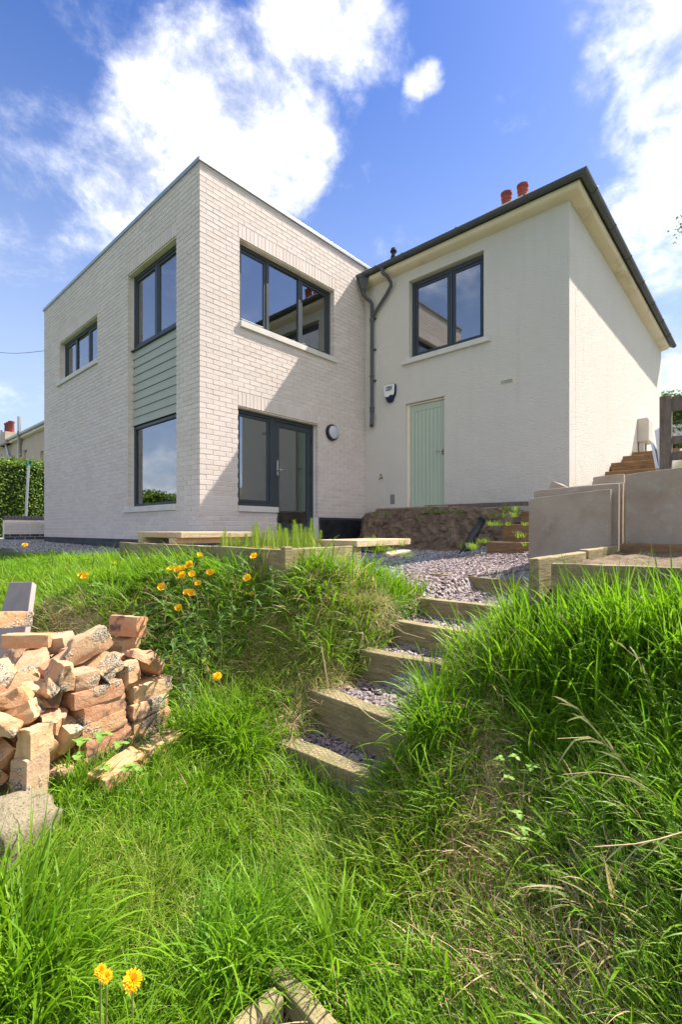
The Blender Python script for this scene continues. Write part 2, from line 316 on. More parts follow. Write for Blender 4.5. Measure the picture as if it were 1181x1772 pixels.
# ------------------------------------------------------------------ helpers
def tag(o, label=None, cat=None, group=None, kind=None):
    if label: o['label'] = label
    if cat: o['category'] = cat
    if group: o['group'] = group
    if kind: o['kind'] = kind
    return o
def empty(name, loc=(0, 0, 0), label=None, cat=None, group=None, rz=0):
    o = bpy.data.objects.new(name, None); COL.objects.link(o); o.location = loc; o.rotation_euler = (0, 0, rz)
    o.empty_display_size = .1
    return tag(o, label, cat, group)
class MB:
    def __init__(s): s.v = []; s.f = []; s.sm = False
    def quadbox(s, a, b):
        x0, y0, z0 = a; x1, y1, z1 = b
        if x0 > x1: x0, x1 = x1, x0
        if y0 > y1: y0, y1 = y1, y0
        if z0 > z1: z0, z1 = z1, z0
        n = len(s.v)
        s.v += [(x0,y0,z0),(x1,y0,z0),(x1,y1,z0),(x0,y1,z0),(x0,y0,z1),(x1,y0,z1),(x1,y1,z1),(x0,y1,z1)]
        s.f += [tuple(n+i for i in q) for q in ((0,3,2,1),(4,5,6,7),(0,1,5,4),(1,2,6,5),(2,3,7,6),(3,0,4,7))]
        return s
    def obox(s, c, dim, rot):
        """box centred at c, rotated by a 3x3 matrix / euler"""
        R = rot if isinstance(rot, Matrix) else Euler(rot).to_matrix(); n = len(s.v)
        for z in (-.5, .5):
            for x, y in ((-.5,-.5),(.5,-.5),(.5,.5),(-.5,.5)):
                s.v.append(tuple(Vector(c) + R @ Vector((x*dim[0], y*dim[1], z*dim[2]))))
        s.f += [tuple(n+i for i in q) for q in ((0,3,2,1),(4,5,6,7),(0,1,5,4),(1,2,6,5),(2,3,7,6),(3,0,4,7))]
        return s
    def tube(s, pts, r, n=10, cap=True):
        pts = [Vector(p) for p in pts]; rs = r if isinstance(r, (list, tuple)) else [r]*len(pts)
        base = len(s.v); up = Vector((0, 0, 1))
        prev = None
        for i, p in enumerate(pts):
            d = (pts[min(i+1, len(pts)-1)] - pts[max(i-1, 0)]).normalized()
            if prev is None:
                a = d.cross(up if abs(d.z) < .9 else Vector((1, 0, 0))).normalized()
            else: a = (prev - d*prev.dot(d)).normalized()
            prev = a; b = d.cross(a)
            for k in range(n):
                t = 2*math.pi*k/n; s.v.append(tuple(p + (a*math.cos(t) + b*math.sin(t))*rs[i]))
        for i in range(len(pts)-1):
            for k in range(n):
                q = base+i*n; s.f.append((q+k, q+(k+1) % n, q+n+(k+1) % n, q+n+k))
        if cap:
            s.f.append(tuple(base+k for k in range(n))[::-1]); s.f.append(tuple(base+(len(pts)-1)*n+k for k in range(n)))
        return s
    def lathe(s, c, prof, n=16, axis=Vector((0, 0, 1))):
        axis = Vector(axis).normalized(); a = axis.cross(Vector((0, 0, 1)) if abs(axis.z) < .9 else Vector((1, 0, 0))).normalized(); b = axis.cross(a); base = len(s.v)
        for r, h in prof:
            for k in range(n):
                t = 2*math.pi*k/n; s.v.append(tuple(Vector(c) + axis*h + (a*math.cos(t)+b*math.sin(t))*r))
        for i in range(len(prof)-1):
            for k in range(n):
                q = base+i*n; s.f.append((q+k, q+(k+1) % n, q+n+(k+1) % n, q+n+k))
        s.f.append(tuple(base+k for k in range(n))[::-1]); s.f.append(tuple(base+(len(prof)-1)*n+k for k in range(n)))
        return s
    def poly(s, pts):
        n = len(s.v); s.v += [tuple(p) for p in pts]; s.f.append(tuple(range(n, n+len(pts)))); return s
    def mesh(s, name):
        me = bpy.data.meshes.new(name); me.from_pydata(s.v, [], s.f); me.update()
        bm = bmesh.new(); bm.from_mesh(me); bmesh.ops.recalc_face_normals(bm, faces=bm.faces); bm.to_mesh(me); bm.free()
        return me
    def build(s, name, m, parent=None, smooth=False, bevel=0, local=True):
        me = s.mesh(name); me.materials.append(m)
        if smooth:
            for p in me.polygons: p.use_smooth = True
            try: me.set_sharp_from_angle(angle=math.radians(40))
            except Exception: pass
        o = bpy.data.objects.new(name, me); COL.objects.link(o)
        if parent is not None:
            o.parent = parent
            if local:   # geometry was given in world coordinates
                q = parent; off = Vector((0, 0, 0))
                while q is not None: off += Vector(q.location); q = q.parent
                o.location = -off
        if bevel:
            b = o.modifiers.new('bevel', 'BEVEL'); b.width = bevel; b.segments = 2; b.limit_method = 'ANGLE'; b.angle_limit = math.radians(40)
        return o
class Wall:
    """a vertical wall plane: s runs along it, d is the distance in front of it"""
    def __init__(s, kind, c): s.k = kind; s.c = c
    def p(s, a, z, d=0): return (s.c-d, a, z) if s.k == 'u' else (a, s.c-d, z)
    def box(s, mb, s0, s1, z0, z1, d0, d1): return mb.quadbox(s.p(s0, z0, d0), s.p(s1, z1, d1))
    def n(s): return Vector((-1, 0, 0)) if s.k == 'u' else Vector((0, -1, 0))
def wall_with_holes(mb, wl, s0, s1, z0, z1, d0, d1, holes):
    ss = sorted({s0, s1, *[x for h in holes for x in h[:2] if s0 < x < s1]}); zs = sorted({z0, z1, *[x for h in holes for x in h[2:] if z0 < x < z1]})
    for j in range(len(zs)-1):
        run = None
        for i in range(len(ss)-1):
            cs, cz = (ss[i]+ss[i+1])/2, (zs[j]+zs[j+1])/2
            solid = not any(h[0] < cs < h[1] and h[2] < cz < h[3] for h in holes)
            if solid: run = ss[i] if run is None else run
            if (not solid) and run is not None: wl.box(mb, run, ss[i], zs[j], zs[j+1], d0, d1); run = None
        if run is not None: wl.box(mb, run, s1, zs[j], zs[j+1], d0, d1)
def copy_tree(o, parent=None):
    c = o.copy(); COL.objects.link(c)
    if parent is not None: c.parent = parent
    for ch in list(o.children): copy_tree(ch, c)
    return c

EXF, EXL, WHF, WHS = Wall('v', 6.139), Wall('u', 3.723), Wall('u', 7.516), Wall('v', 2.208)

# ------------------------------------------------------------------ terrain
CTRL = [(.28,1.33,-1.17),(.6,1.5,-1.22),(.9,.8,-1.32),(.5,.5,-1.3),(0,0,-1.3),(-1,1,-1.15),(-1,3,-1.02),(.9,1.4,-1.28),(1.2,1.2,-1.3),(1.45,1.3,-1.26),(1.42,1.7,-1.22),(1.3,2.0,-1.14),
 (1.0,2.0,-1.1),(.8,2.0,-1.08),(.5,2.0,-1.08),(.2,2.5,-1.05),(.8,2.5,-1.04),(.3,3.2,-1.02),(-.5,3.5,-.98),(1.15,2.55,-1.03),(1.2,3.0,-1.0),(.8,3.5,-.98),(1.5,2.2,-1.05),
 (1.72,2.12,-.96),(1.9,2.2,-.84),(1.96,2.35,-.52),(1.75,2.7,-.62),(1.6,3.1,-.60),(1.42,3.5,-.58),(1.2,3.9,-.56),(1.95,2.75,-.38),(1.85,3.2,-.37),(1.7,3.7,-.45),(1.5,4.2,-.53),(1.5,2.6,-.86),(1.38,3.0,-.86),(1.2,3.35,-.84),(1.0,3.8,-.82),(.7,4.3,-.8),(.9,4.5,-.70),(1.1,4.8,-.60),
 (2.08,2.25,-.40),(2.15,3,-.33),(2.2,4,-.33),(2.2,5,-.35),(1.3,5.5,-.54),(1.6,6.5,-.46),(2.5,6.5,-.37),(3.5,7,-.36),(3.5,10,-.33),(1.5,10,-.32),(3.5,13,-.29),(0,12,-.3),(3,16,-.2),(8,16,-.2),(-2,6,-.7),(-4,8,-.6),(-4,3,-1.0),(-3,-2,-1.2),
 (2.25,2.1,-.46),(2.6,2.2,-.40),(3.0,2.3,-.42),(2.0,2.05,-.78),(3.5,2.0,-.43),(4,2,-.42),(4.5,2.3,-.41),(5,2.8,-.39),(5.5,3.2,-.37),(6.4,4,-.33),(6.4,5.5,-.33),(5,5,-.36),(4,4.5,-.38),(3.6,3.5,-.40),(5.6,2.7,-.34),(6.8,3.5,-.33),(7.3,4,-.33),
 (1.5,1.0,-1.17),(1.75,1.04,-.96),(2.0,1.05,-.82),(2.3,1.05,-.66),(2.6,1.08,-.58),(3,1.08,-.47),(2.3,.65,-.60),(2.4,.3,-.50),(2.0,.7,-.82),(2.0,.2,-.66),(1.65,.6,-1.03),(1.55,.2,-.85),(1.3,.15,-1.0),(1.3,.5,-1.18),(1.2,.85,-1.28),(2.3,-.5,-.42),(2.62,-.4,-.33),(2.7,-1.4,-.30),(3.2,-1.6,-.2),(4,-1.6,-.1),(1.5,-.6,-.8),(.5,-.6,-1.15),
 (3,.4,-.30),(3.8,.4,-.24),(3.2,-.5,-.25),(4.1,1.3,-.24),(4.0,1.7,-.36),(4.5,1.5,-.28),(5.0,1.9,-.36),(5.4,1.2,.0),(6.7,2.0,.25),(6.6,.9,.62),(6.6,0,.66),(5.5,.3,.25),(4.6,.5,.0),(8,.5,.95),(8,1.7,.6),(10,.5,1.35),(10,1.8,1.3),(12,.5,1.72),(12,2,1.70),(9,1.8,.85),(7.5,1.8,.42),(16,1,2.1),(22,2.7,2.9),(16,-6,2.0),(9,-5,1.4),(5,-3,.2),(25,-5,3.1),(22,8,2.9)]
_P = np.array(CTRL, dtype=float)
def _phi(r2): return np.where(r2 > 1e-12, .5*r2*np.log(np.maximum(r2, 1e-12)), 0)
def _fit():
    n = len(_P); A = _phi(((_P[:, None, :2]-_P[None, :, :2])**2).sum(-1)) + np.eye(n)*.004
    Q = np.hstack([np.ones((n, 1)), _P[:, :2]]); K = np.block([[A, Q], [Q.T, np.zeros((3, 3))]])
    return np.linalg.solve(K, np.concatenate([_P[:, 2], np.zeros(3)]))
_C = _fit()
STEPS = [(1.59,-1.08),(1.85,-.90),(2.24,-.745),(2.575,-.615),(2.945,-.505),(3.80,-.42)]   # front of each timber riser (u) and its top (z)
STAIR = [(5.70,-.15),(6.10,.075),(6.66,.262),(7.25,.44),(7.95,.60),(8.6,.80),(9.42,1.035),(9.85,1.235),(10.8,1.47),(11.7,1.66)]
def H(u, v, soft=True):
    u = np.atleast_1d(np.asarray(u, float)); v = np.atleast_1d(np.asarray(v, float)); out = np.empty(u.shape)
    fu, fv, fo = u.ravel(), v.ravel(), out.ravel()
    for i in range(0, fu.size, 20000):
        uu, vv = np.clip(fu[i:i+20000], -5, 26), np.clip(fv[i:i+20000], -7, 18)
        r2 = (uu[:, None]-_P[None, :, 0])**2 + (vv[:, None]-_P[None, :, 1])**2
        fo[i:i+20000] = _phi(r2) @ _C[:len(_P)] + _C[-3] + _C[-2]*uu + _C[-1]*vv
    z = fo.reshape(u.shape)
    # trodden steps cut into the bank
    tr = np.full(u.shape, np.nan)
    for k, (su, sz) in enumerate(STEPS[:5]):
        nx = STEPS[k+1][0]; tr = np.where((u >= su+.02) & (u < nx+.02), sz-.03, tr)
    lo = 1.18 + 0*u; hi = 1.93 + 0*u
    wgt = np.clip((v-lo)/.07, 0, 1)*np.clip((hi-v)/.07, 0, 1)
    wgt = np.where(np.isnan(tr), 0, wgt); z = z*(1-wgt) + np.nan_to_num(tr)*wgt
    for k, (su, sz) in enumerate(STAIR):
        nx = STAIR[k+1][0] if k+1 < len(STAIR) else su+1.2
        z = np.where((u > su-.25) & (u < nx+.1) & (v > 1.2) & (v < 2.75 if su < 6.9 else v < 2.3), np.minimum(z, sz-.16), z)
    far = np.hypot(u-6, v-5); k = np.clip((far-30)/60, 0, 1); z = z*(1-k) + k*np.where(u > 10, 2.5, -1.0)
    return z
def h1(u, v): return float(H(u, v)[0])
def build_ground():
    def axis(a, b, st, far):
        c = list(np.arange(a, b, st)); s = st; x = b
        while x < far: c.append(x); s *= 1.16; x += s
        s = st; x = a - st
        while x > -far: c.insert(0, x); s *= 1.16; x -= s
        return np.array(c)
    us = axis(-.4, 7.2, .033, 900); vs = axis(-.8, 6.4, .033, 900)
    U, V = np.meshgrid(us, vs, indexing='ij'); Z = H(U, V)
    near = np.hypot(U-3, V-3) < 8
    rough = np.array([mnoise.fractal(Vector((float(a)*2.6, float(b)*2.6, 0)), .8, 2.1, 5) for a, b in zip(U.ravel(), V.ravel())]).reshape(U.shape)
    g, tf = zones(U, V)
    Z = Z + np.where(near, rough*.022, 0)*(1-.9*g)
    nu, nv = U.shape; verts = np.stack([U.ravel(), V.ravel(), Z.ravel()], 1)
    idx = np.arange(nu*nv).reshape(nu, nv)
    f = np.stack([idx[:-1, :-1].ravel(), idx[1:, :-1].ravel(), idx[1:, 1:].ravel(), idx[:-1, 1:].ravel()], 1)
    me = bpy.data.meshes.new('ground'); me.from_pydata(verts.tolist(), [], f.tolist()); me.materials.append(M['ground'])
    for nm, a in (('grav', g), ('turf', tf)):
        at_ = me.attributes.new(nm, 'FLOAT', 'POINT'); at_.data.foreach_set('value', a.ravel().astype(np.float32))
    for p in me.polygons: p.use_smooth = True
    o = bpy.data.objects.new('ground', me); COL.objects.link(o); tag(o, 'uneven garden ground rising from the lawn to the house terrace', kind='structure'); return o
def ss(x, a, b): t = np.clip((x-a)/(b-a), 0, 1); return t*t*(3-2*t)
def fnoise(u, v, s, seed=0):
    """cheap smooth value noise, vectorised"""
    x = u*s+seed*17.3; y = v*s-seed*9.1; xi, yi = np.floor(x), np.floor(y); xf, yf = x-xi, y-yi
    def hsh(a, b): q = np.sin(a*127.1+b*311.7+seed*74.7)*43758.5453; return q-np.floor(q)
    sx, sy = xf*xf*(3-2*xf), yf*yf*(3-2*yf)
    a = hsh(xi, yi)*(1-sx)+hsh(xi+1, yi)*sx; b = hsh(xi, yi+1)*(1-sx)+hsh(xi+1, yi+1)*sx
    return a*(1-sy)+b*sy
def zones(u, v):
    """(gravel or slate mask, turf mask) over the ground"""
    n = fnoise(u, v, 2.2)*.3 + fnoise(u, v, 7, 3)*.12
    left = ss(v, 4.9+n, 5.3+n)*ss(u, 1.75+n, 2.1+n)*(u < 60)*(v < 15.5)
    mid = ss(u, 2.85+n*.3, 3.1+n*.3)*ss(v, 1.0, 1.2)
    path = (u > 1.6)*(u < 3.2)*ss(v, 1.2+n*.2, 1.27+n*.2)*ss(-v, -1.9, -1.82+n*.1)
    side = ss(u, 5.2, 5.6)*ss(-v, -2.8, -1.0)*.5
    g = np.clip(np.maximum(np.maximum(left, mid), path), 0, 1)
    turf = np.clip(1-g-side, 0, 1)
    return g, turf
build_ground()
# ------------------------------------------------------------------ brick extension
COURSE = .075; BZ = -.165; ETOP = 5.385
V1 = 13.19; U1 = 7.516
FH = [(4.415, 6.584, 3.27, 4.56), (4.39, 6.145, .38, 1.935), (5.18, 6.145, -.3, .5)]            # gable: upper window, lower window, door
LH = [(9.90, 12.08, 3.38, 4.285), (6.805, 8.52, .40, 4.56)]                                    # long side
ext = empty('brick_extension', (3.723, 6.139, -.4), 'flat-roofed two-storey extension of pale brick with grey windows and sage cladding', 'house')
def core(wl, s0, s1, holes, name, extra=None):
    mb = MB(); g = .007
    hs = [(a-g, b+g, c-g, d+g) for a, b, c, d in holes]
    wall_with_holes(mb, wl, s0, s1, BZ, ETOP-.03, 0, -.30, hs)
    return mb.build(name, M['mortar'], ext)
core(EXF, 3.725, 7.512, FH, 'wall'); core(EXL, 6.44, V1, LH, 'wall')
mb = MB(); mb.quadbox((4.03, V1-.3, -.16), (7.5, V1-.002, ETOP-.03)); mb.build('rear_wall', M['mortar'], ext)
mb = MB(); mb.quadbox((4.025, 6.442, -.30), (7.2, V1-.31, -.05)); mb.build('floor', M['inner_wall'], ext)
mb = MB(); mb.quadbox((4.025, 6.442, 2.36), (7.2, V1-.31, 2.66)); mb.build('upper_floor', M['inner_wall'], ext)
mb = MB(); mb.quadbox((4.025, 6.442, 4.98), (7.2, V1-.31, 5.25)); mb.quadbox((3.80, 6.2, 5.26), (7.6, V1-.05, 5.36)); mb.build('flat_roof', M['inner_wall'], ext)
mb = MB(); mb.quadbox((4.03, 9.2, -.05), (7.2, 9.3, 2.36)); mb.quadbox((4.03, 9.2, 2.66), (7.2, 9.3, 4.98)); mb.quadbox((7.21, 6.45, -.05), (7.30, V1-.32, 5.1)); mb.build('partition', M['inner_wall'], ext)
# dark damp-proof plinth: backing and three courses of engineering brick
mb = MB(); mb.quadbox((3.728, 6.144, -.62), (7.512, V1, BZ-.002)); mb.build('plinth', M['dark_mortar'], ext)

def sub_rect(r, h):
    a, b, c, d = r; e, f, g, i = h
    if f <= a+1e-6 or e >= b-1e-6 or i <= c+1e-6 or g >= d-1e-6: return [r]
    o = []
    if e > a: o.append((a, e, c, d))
    if f < b: o.append((f, b, c, d))
    a2, b2 = max(a, e), min(b, f)
    if g > c: o.append((a2, b2, c, g))
    if i < d: o.append((a2, b2, i, d))
    return o
def brick_rects(s0, s1, holes, start, z0=BZ, z1=ETOP-.03, soldiers=()):
    out = []
    L, J = .215, .010
    hl = list(holes) + [(a, b, z, z+.22) for a, b, z in soldiers]
    n = int((z1-z0)/COURSE+.5)
    for k in range(n):
        za = z0+k*COURSE+J/2; zb = za+COURSE-J
        if zb > z1: zb = z1
        x = s0 - J/2
        first = True; x = s0
        wid = (.1025 if (k+start) % 2 == 0 else L)
        while x < s1-.01:
            xe = min(x+wid, s1)
            rs = [(x, xe, za, zb)]
            for h in hl: rs = [q for r in rs for q in sub_rect(r, h)]
            out += [r for r in rs if r[1]-r[0] > .022 and r[3]-r[2] > .018]
            x = xe+J; wid = L
    for a, b, z in soldiers:
        m_ = max(1, round((b-a)/COURSE)); w = (b-a)/m_
        for i in range(m_): out.append((a+i*w+J/2, a+(i+1)*w-J/2, z+J/2, z+.22-J/2))
    return out
fh2 = FH + [(4.415, 6.63, 3.17, 3.28), (4.385, 5.182, .285, .39), (6.15, 7.516, -.3, .235)]
lh2 = LH + [(9.86, 12.22, 3.295, 3.39), (6.805, 8.64, .305, .41)]
rects = [('F', r) for r in brick_rects(3.716, 7.512, fh2, 0, soldiers=((4.39, 6.60, 4.56), (4.39, 6.16, 1.935)))]
rects += [('L', r) for r in brick_rects(6.139+.012, V1, lh2, 1, soldiers=((9.88, 12.10, 4.285), (6.80, 8.53, 4.56)))]
def apparent(f, r):
    p = Vector(EXF.p((r[0]+r[1])/2, (r[2]+r[3])/2)) if f == 'F' else Vector(EXL.p((r[0]+r[1])/2, (r[2]+r[3])/2))
    n = EXF.n() if f == 'F' else EXL.n()
    return (r[1]-r[0])*(r[3]-r[2])*abs(p.dot(n))/p.length**3
rects.sort(key=lambda q: -apparent(*q))
cache = {}
joined = MB(); rr = random.Random(3)
for i, (f, r) in enumerate(rects):
    wl = EXF if f == 'F' else EXL; pr = .0050+rr.uniform(0, .0028); j = rr.uniform(-.0012, .0012)
    if f == 'L' and r[0] < 6.155: pr2 = pr
    if i < 300:
        key = (f, round(r[1]-r[0], 3), round(r[3]-r[2], 3))
        if key not in cache:
            b = MB(); w, h = key[1]/2, key[2]/2
            if f == 'F': b.quadbox((-w, -.0, -h), (w, .108, h))
            else: b.quadbox((0, -w, -h), (.108, w, h))
            me = b.mesh('brick'); me.materials.append(M['brick'])
            bm = bmesh.new(); bm.from_mesh(me); bmesh.ops.bevel(bm, geom=[e for e in bm.edges], offset=.0025, segments=1, affect='EDGES'); bm.to_mesh(me); bm.free()
            cache[key] = me
        o = bpy.data.objects.new('brick', cache[key]); COL.objects.link(o); o.parent = ext
        o.location = Vector(wl.p((r[0]+r[1])/2, (r[2]+r[3])/2+j, pr)) - Vector(ext.location)
    else: wl.box(joined, r[0], r[1], r[2]+j, r[3]+j, pr, -.10)
tag(joined.build('brickwork', M['bricks'], ext), kind='stuff')
# plinth bricks
mb = MB()
for k in range(4):
    z = BZ-.075*(k+1)+.004
    x = 3.716 if k % 2 else 3.716-.11
    while x < 6.14:
        mb.quadbox((max(x, 3.716), 6.132-rr.uniform(0, .002), z), (min(x+.215, 6.148), 6.18, z+.066)); x += .225
    x = 6.139 if k % 2 else 6.03
    while x < V1:
        mb.quadbox((3.716-rr.uniform(0, .002), max(x, 6.14), z), (3.77, min(x+.215, V1), z+.066)); x += .225
tag(mb.build('plinth_bricks', M['dark_brick'], ext), kind='stuff')
# black membrane right of the door, wrinkled
mb = MB(); nx, nz = 44, 12
for i in range(nx+1):
    for j in range(nz+1):
        a = 6.16+(7.50-6.16)*i/nx; z = -.40+.63*j/nz
        mb.v.append(EXF.p(a, z, .014+.016*mnoise.fractal(Vector((a*4, z*2.5, 3)), .8, 2, 4)+.012*(1-j/nz)))
for i in range(nx):
    for j in range(nz):
        q = i*(nz+1)+j; mb.f.append((q, q+1, q+nz+2, q+nz+1))
o = mb.build('damp_proof_sheet', M['carcass'], ext, smooth=True); m_ = o.modifiers.new('thick', 'SOLIDIFY'); m_.thickness = .004
# coping
cp = MB(); cp.quadbox((3.690, 6.106, 5.352), (7.66, 6.18, 5.41)); cp.quadbox((3.690, 6.182, 5.352), (3.77, V1+.03, 5.41)); cp.quadbox((3.772, V1-.05, 5.352), (7.66, V1+.03, 5.41)); cp.build('coping', M['coping'], ext, bevel=.004)
mb = MB(); mb.quadbox((7.50, 6.112, 5.0), (7.60, 6.16, 5.35)); mb.build('lead_flashing', M['slate_roof'], ext)

def window(parent, wl, s0, s1, z0, z1, rec, mulls=(), opener=None, sill=None, fw=.055, sash=.042, transom=(), dep=.075, frame_name='window'):
    """outer frame set back by rec; mulls are centre lines of mullions; panes and sashes are sub-parts"""
    mb = MB(); f = -rec; b = -rec-dep
    wl.box(mb, s0, s0+fw, z0, z1, f, b); wl.box(mb, s1-fw, s1, z0, z1, f, b)
    wl.box(mb, s0+fw, s1-fw, z1-fw, z1, f-.001, b); wl.box(mb, s0+fw, s1-fw, z0, z0+fw, f-.001, b)
    for m_ in mulls: wl.box(mb, m_-.03, m_+.03, z0+fw, z1-fw, f-.002, b)
    w = mb.build(frame_name, M['frame'], parent, bevel=.004)
    edges = [s0+fw] + [x for m_ in mulls for x in (m_-.03, m_+.03)] + [s1-fw]
    for i in range(0, len(edges), 2):
        a, c = edges[i], edges[i+1]; za, zc = z0+fw, z1-fw
        is_open = opener is None or (i//2) in opener
        if is_open:
            q = MB(); g = .006
            a1, c1, za1, zc1 = a+g, c-g, za+g, zc-g; ff = f-.012; bb = f-.06
            wl.box(q, a1, a1+sash, za1, zc1, ff, bb); wl.box(q, c1-sash, c1, za1, zc1, ff, bb)
            wl.box(q, a1+sash, c1-sash, zc1-sash, zc1, ff-.001, bb); wl.box(q, a1+sash, c1-sash, za1, za1+sash, ff-.001, bb)
            # dark gap behind the sash edge
            q.build('sash', M['frame'], w, bevel=.003)
            a, c, za, zc = a1+sash, c1-sash, za1+sash, zc1-sash
        g_ = MB(); wl.box(g_, a-.004, c+.004, za-.004, zc+.004, f-.030, f-.034); g_.build('pane', M['glass'], w)
        g2 = MB(); t_ = .012
        for (x0, x1, y0, y1) in ((a, a+t_, za, zc), (c-t_, c, za, zc), (a+t_, c-t_, za, za+t_), (a+t_, c-t_, zc-t_, zc)): wl.box(g2, x0, x1, y0, y1, f-.036, f-.05)
        g2.build('glazing_spacer', M['galv'], w)
    li = MB()   # pale lining of the reveal indoors
    e = .004
    wl.box(li, s0-.01, s0+.02, z0, z1, b-e, -.32); wl.box(li, s1-.02, s1+.01, z0, z1, b-e, -.32); wl.box(li, s0+.021, s1-.021, z1-.02, z1+.01, b-e, -.32); wl.box(li, s0+.021, s1-.021, z0-.01, z0+.02, b-e, -.34)
    li.build('inner_lining', M['inner_wall'], w)
    if sill:
        a, c, za, zc, pr = sill; q = MB(); wl.box(q, a, c, za, zc, pr, -rec-.01); q.build('sill', M['sill'], w, bevel=.006)
    return w
window(ext, EXF, 4.425, 6.574, 3.272, 4.538, .10, mulls=(5.06, 5.79), opener=(0, 2), sill=(4.417, 6.628, 3.172, 3.268, .045))
w = window(ext, EXF, 4.40, 5.165, .384, 1.915, .10, sill=(4.387, 5.180, .287, .38, .045))
w['label'] = 'narrow side window joined to the glazed door'
# glazed door
dr = MB(); f, b = -.10, -.17
EXF.box(dr, 5.166, 5.226, -.05, 1.915, f, b); EXF.box(dr, 6.075, 6.135, -.05, 1.915, f, b); EXF.box(dr, 5.227, 6.074, 1.855, 1.915, f-.001, b)
EXF.box(dr, 5.227, 6.074, -.05, -.01, f-.001, b)
dr = dr.build('glazed_door', M['frame'], ext, bevel=.004)
q = MB(); a, c, za, zc = 5.233, 6.068, -.005, 1.849; st = .085
EXF.box(q, a, a+st, za, zc, f-.008, b+.01); EXF.box(q, c-st, c, za, zc, f-.008, b+.01); EXF.box(q, a+st, c-st, zc-st, zc, f-.009, b+.01); EXF.box(q, a+st, c-st, za, za+.12, f-.009, b+.01)
q.build('leaf', M['frame'], dr, bevel=.004)
q = MB(); EXF.box(q, a+st-.004, c-st+.004, za+.118, zc-st+.002, f-.032, f-.036); q.build('pane', M['glass'], dr)
q = MB(); EXF.box(q, a+.022, a+.058, .93, 1.19, f+.004, f-.008)
q.tube([EXF.p(a+.04, 1.02, f), EXF.p(a+.04, 1.02, f+.055), EXF.p(a+.06, 1.02, f+.062), EXF.p(a+.16, 1.02, f+.062)], .009, 8); q.build('handle', M['steel'], dr, smooth=True)
q = MB()
for z in (1.6, 1.0, .35): q.tube([EXF.p(6.072, z, f+.008), EXF.p(6.072, z+.11, f+.008)], .009, 8)
q.build('hinge', M['black'], dr, smooth=True)
mb = MB()   # cream lintel soffits and jamb beads
for wl, s0, s1, z in ((EXF, 4.42, 6.58, 4.553), (EXF, 4.396, 6.14, 1.929), (EXL, 9.905, 12.075, 4.279), (EXL, 6.81, 8.515, 4.553)):
    mb = MB(); wl.box(mb, s0, s1, z-.010, z+.004, -.006, -.10); mb.build('lintel_soffit', M['cove'], ext)
mb = MB(); EXL.box(mb, 8.500, 8.514, .41, 4.535, -.083, -.098); EXL.box(mb, 12.06, 12.074, 3.39, 4.26, -.083, -.098); EXF.box(mb, 6.128, 6.142, -.05, 1.925, -.08, -.098); mb.build('white_bead', M['white'], ext)
# long side windows
window(ext, EXL, 9.91, 12.06, 3.39, 4.265, .10, mulls=(10.62, 11.35), opener=(0, 2), sill=(9.862, 12.218, 3.297, 3.386, .045))
window(ext, EXL, 6.815, 8.50, 3.215, 4.54, .10, mulls=(7.66,), opener=(0, 1))
window(ext, EXL, 6.815, 8.50, .412, 1.845, .10, opener=(), sill=(6.807, 8.638, .307, .404, .045), fw=.05)
mb = MB(); EXL.box(mb, 6.815, 8.51, 3.19, 3.212, -.045, -.2); mb.build('drip_flashing', M['black'], ext)
for k in range(9):
    z0 = 1.862+k*.148; b_ = MB()
    th = math.radians(3.2); n0 = len(b_.v)
    EXL.box(b_, 6.812, 8.498, z0, z0+.146, -.088, -.10)
    for i, vtx in enumerate(b_.v):   # lapped boards: foot kicked out
        if vtx[2] < z0+.01: b_.v[i] = (vtx[0]-.016, vtx[1], vtx[2])
    b_.build('cladding_board', M['cladding'], ext)
mb = MB(); EXL.box(mb, 6.81, 8.51, 1.85, 3.2, -.102, -.28); mb.build('cladding_backing', M['black'], ext)
# things hung on and seen inside the extension
lt = empty('wall_light', EXF.p(6.498, 1.833, 0), 'round bulkhead light with black rim on the brick wall beside the glazed door', 'wall light')
mb = MB(); mb.lathe(EXF.p(6.498, 1.833, 0), [(.150, 0), (.155, .03), (.148, .062), (.125, .07)], 40, (0, -1, 0)); mb.build('rim', M['black'], lt, smooth=True)
mb = MB(); mb.lathe(EXF.p(6.498, 1.833, .066), [(.123, 0), (.119, .018), (.08, .032), (.02, .037)], 40, (0, -1, 0)); mb.build('diffuser', M['opal'], lt, smooth=True)
pl = empty('pendant_lamp', (4.86, 6.75, 3.4), 'white cone lampshade hanging inside the upper gable window', 'lamp')
mb = MB(); mb.lathe((4.86, 6.75, 3.50), [(.145, 0), (.11, .10), (.035, .34), (.02, .36)], 24); mb.build('lamp_shade', M['white'], pl, smooth=True)
mb = MB(); mb.tube([(4.86, 6.75, 3.85), (4.86, 6.75, 4.97)], .005, 6); mb.build('cord', M['white'], pl)
def curtain(v0, v1, z0, z1, u, label):
    mb = MB(); n = 40
    for i in range(n+1):
        v = v0+(v1-v0)*i/n
        for z in (z0, z1): mb.v.append((u+.03*math.sin(i*1.3)+.012*math.sin(i*2.9), v, z))
    for i in range(n): mb.f.append((2*i, 2*i+1, 2*i+3, 2*i+2))
    o = mb.build('curtain', M['white'], None, smooth=True); s_ = o.modifiers.new('t', 'SOLIDIFY'); s_.thickness = .006; tag(o, label, 'curtain')
curtain(7.75, 8.45, 2.75, 4.7, 4.22, 'white curtain hanging inside the first-floor window above the sage boards')
curtain(11.2, 11.9, 2.75, 4.6, 4.22, 'white curtain inside the small high window at the far end of the long brick wall')

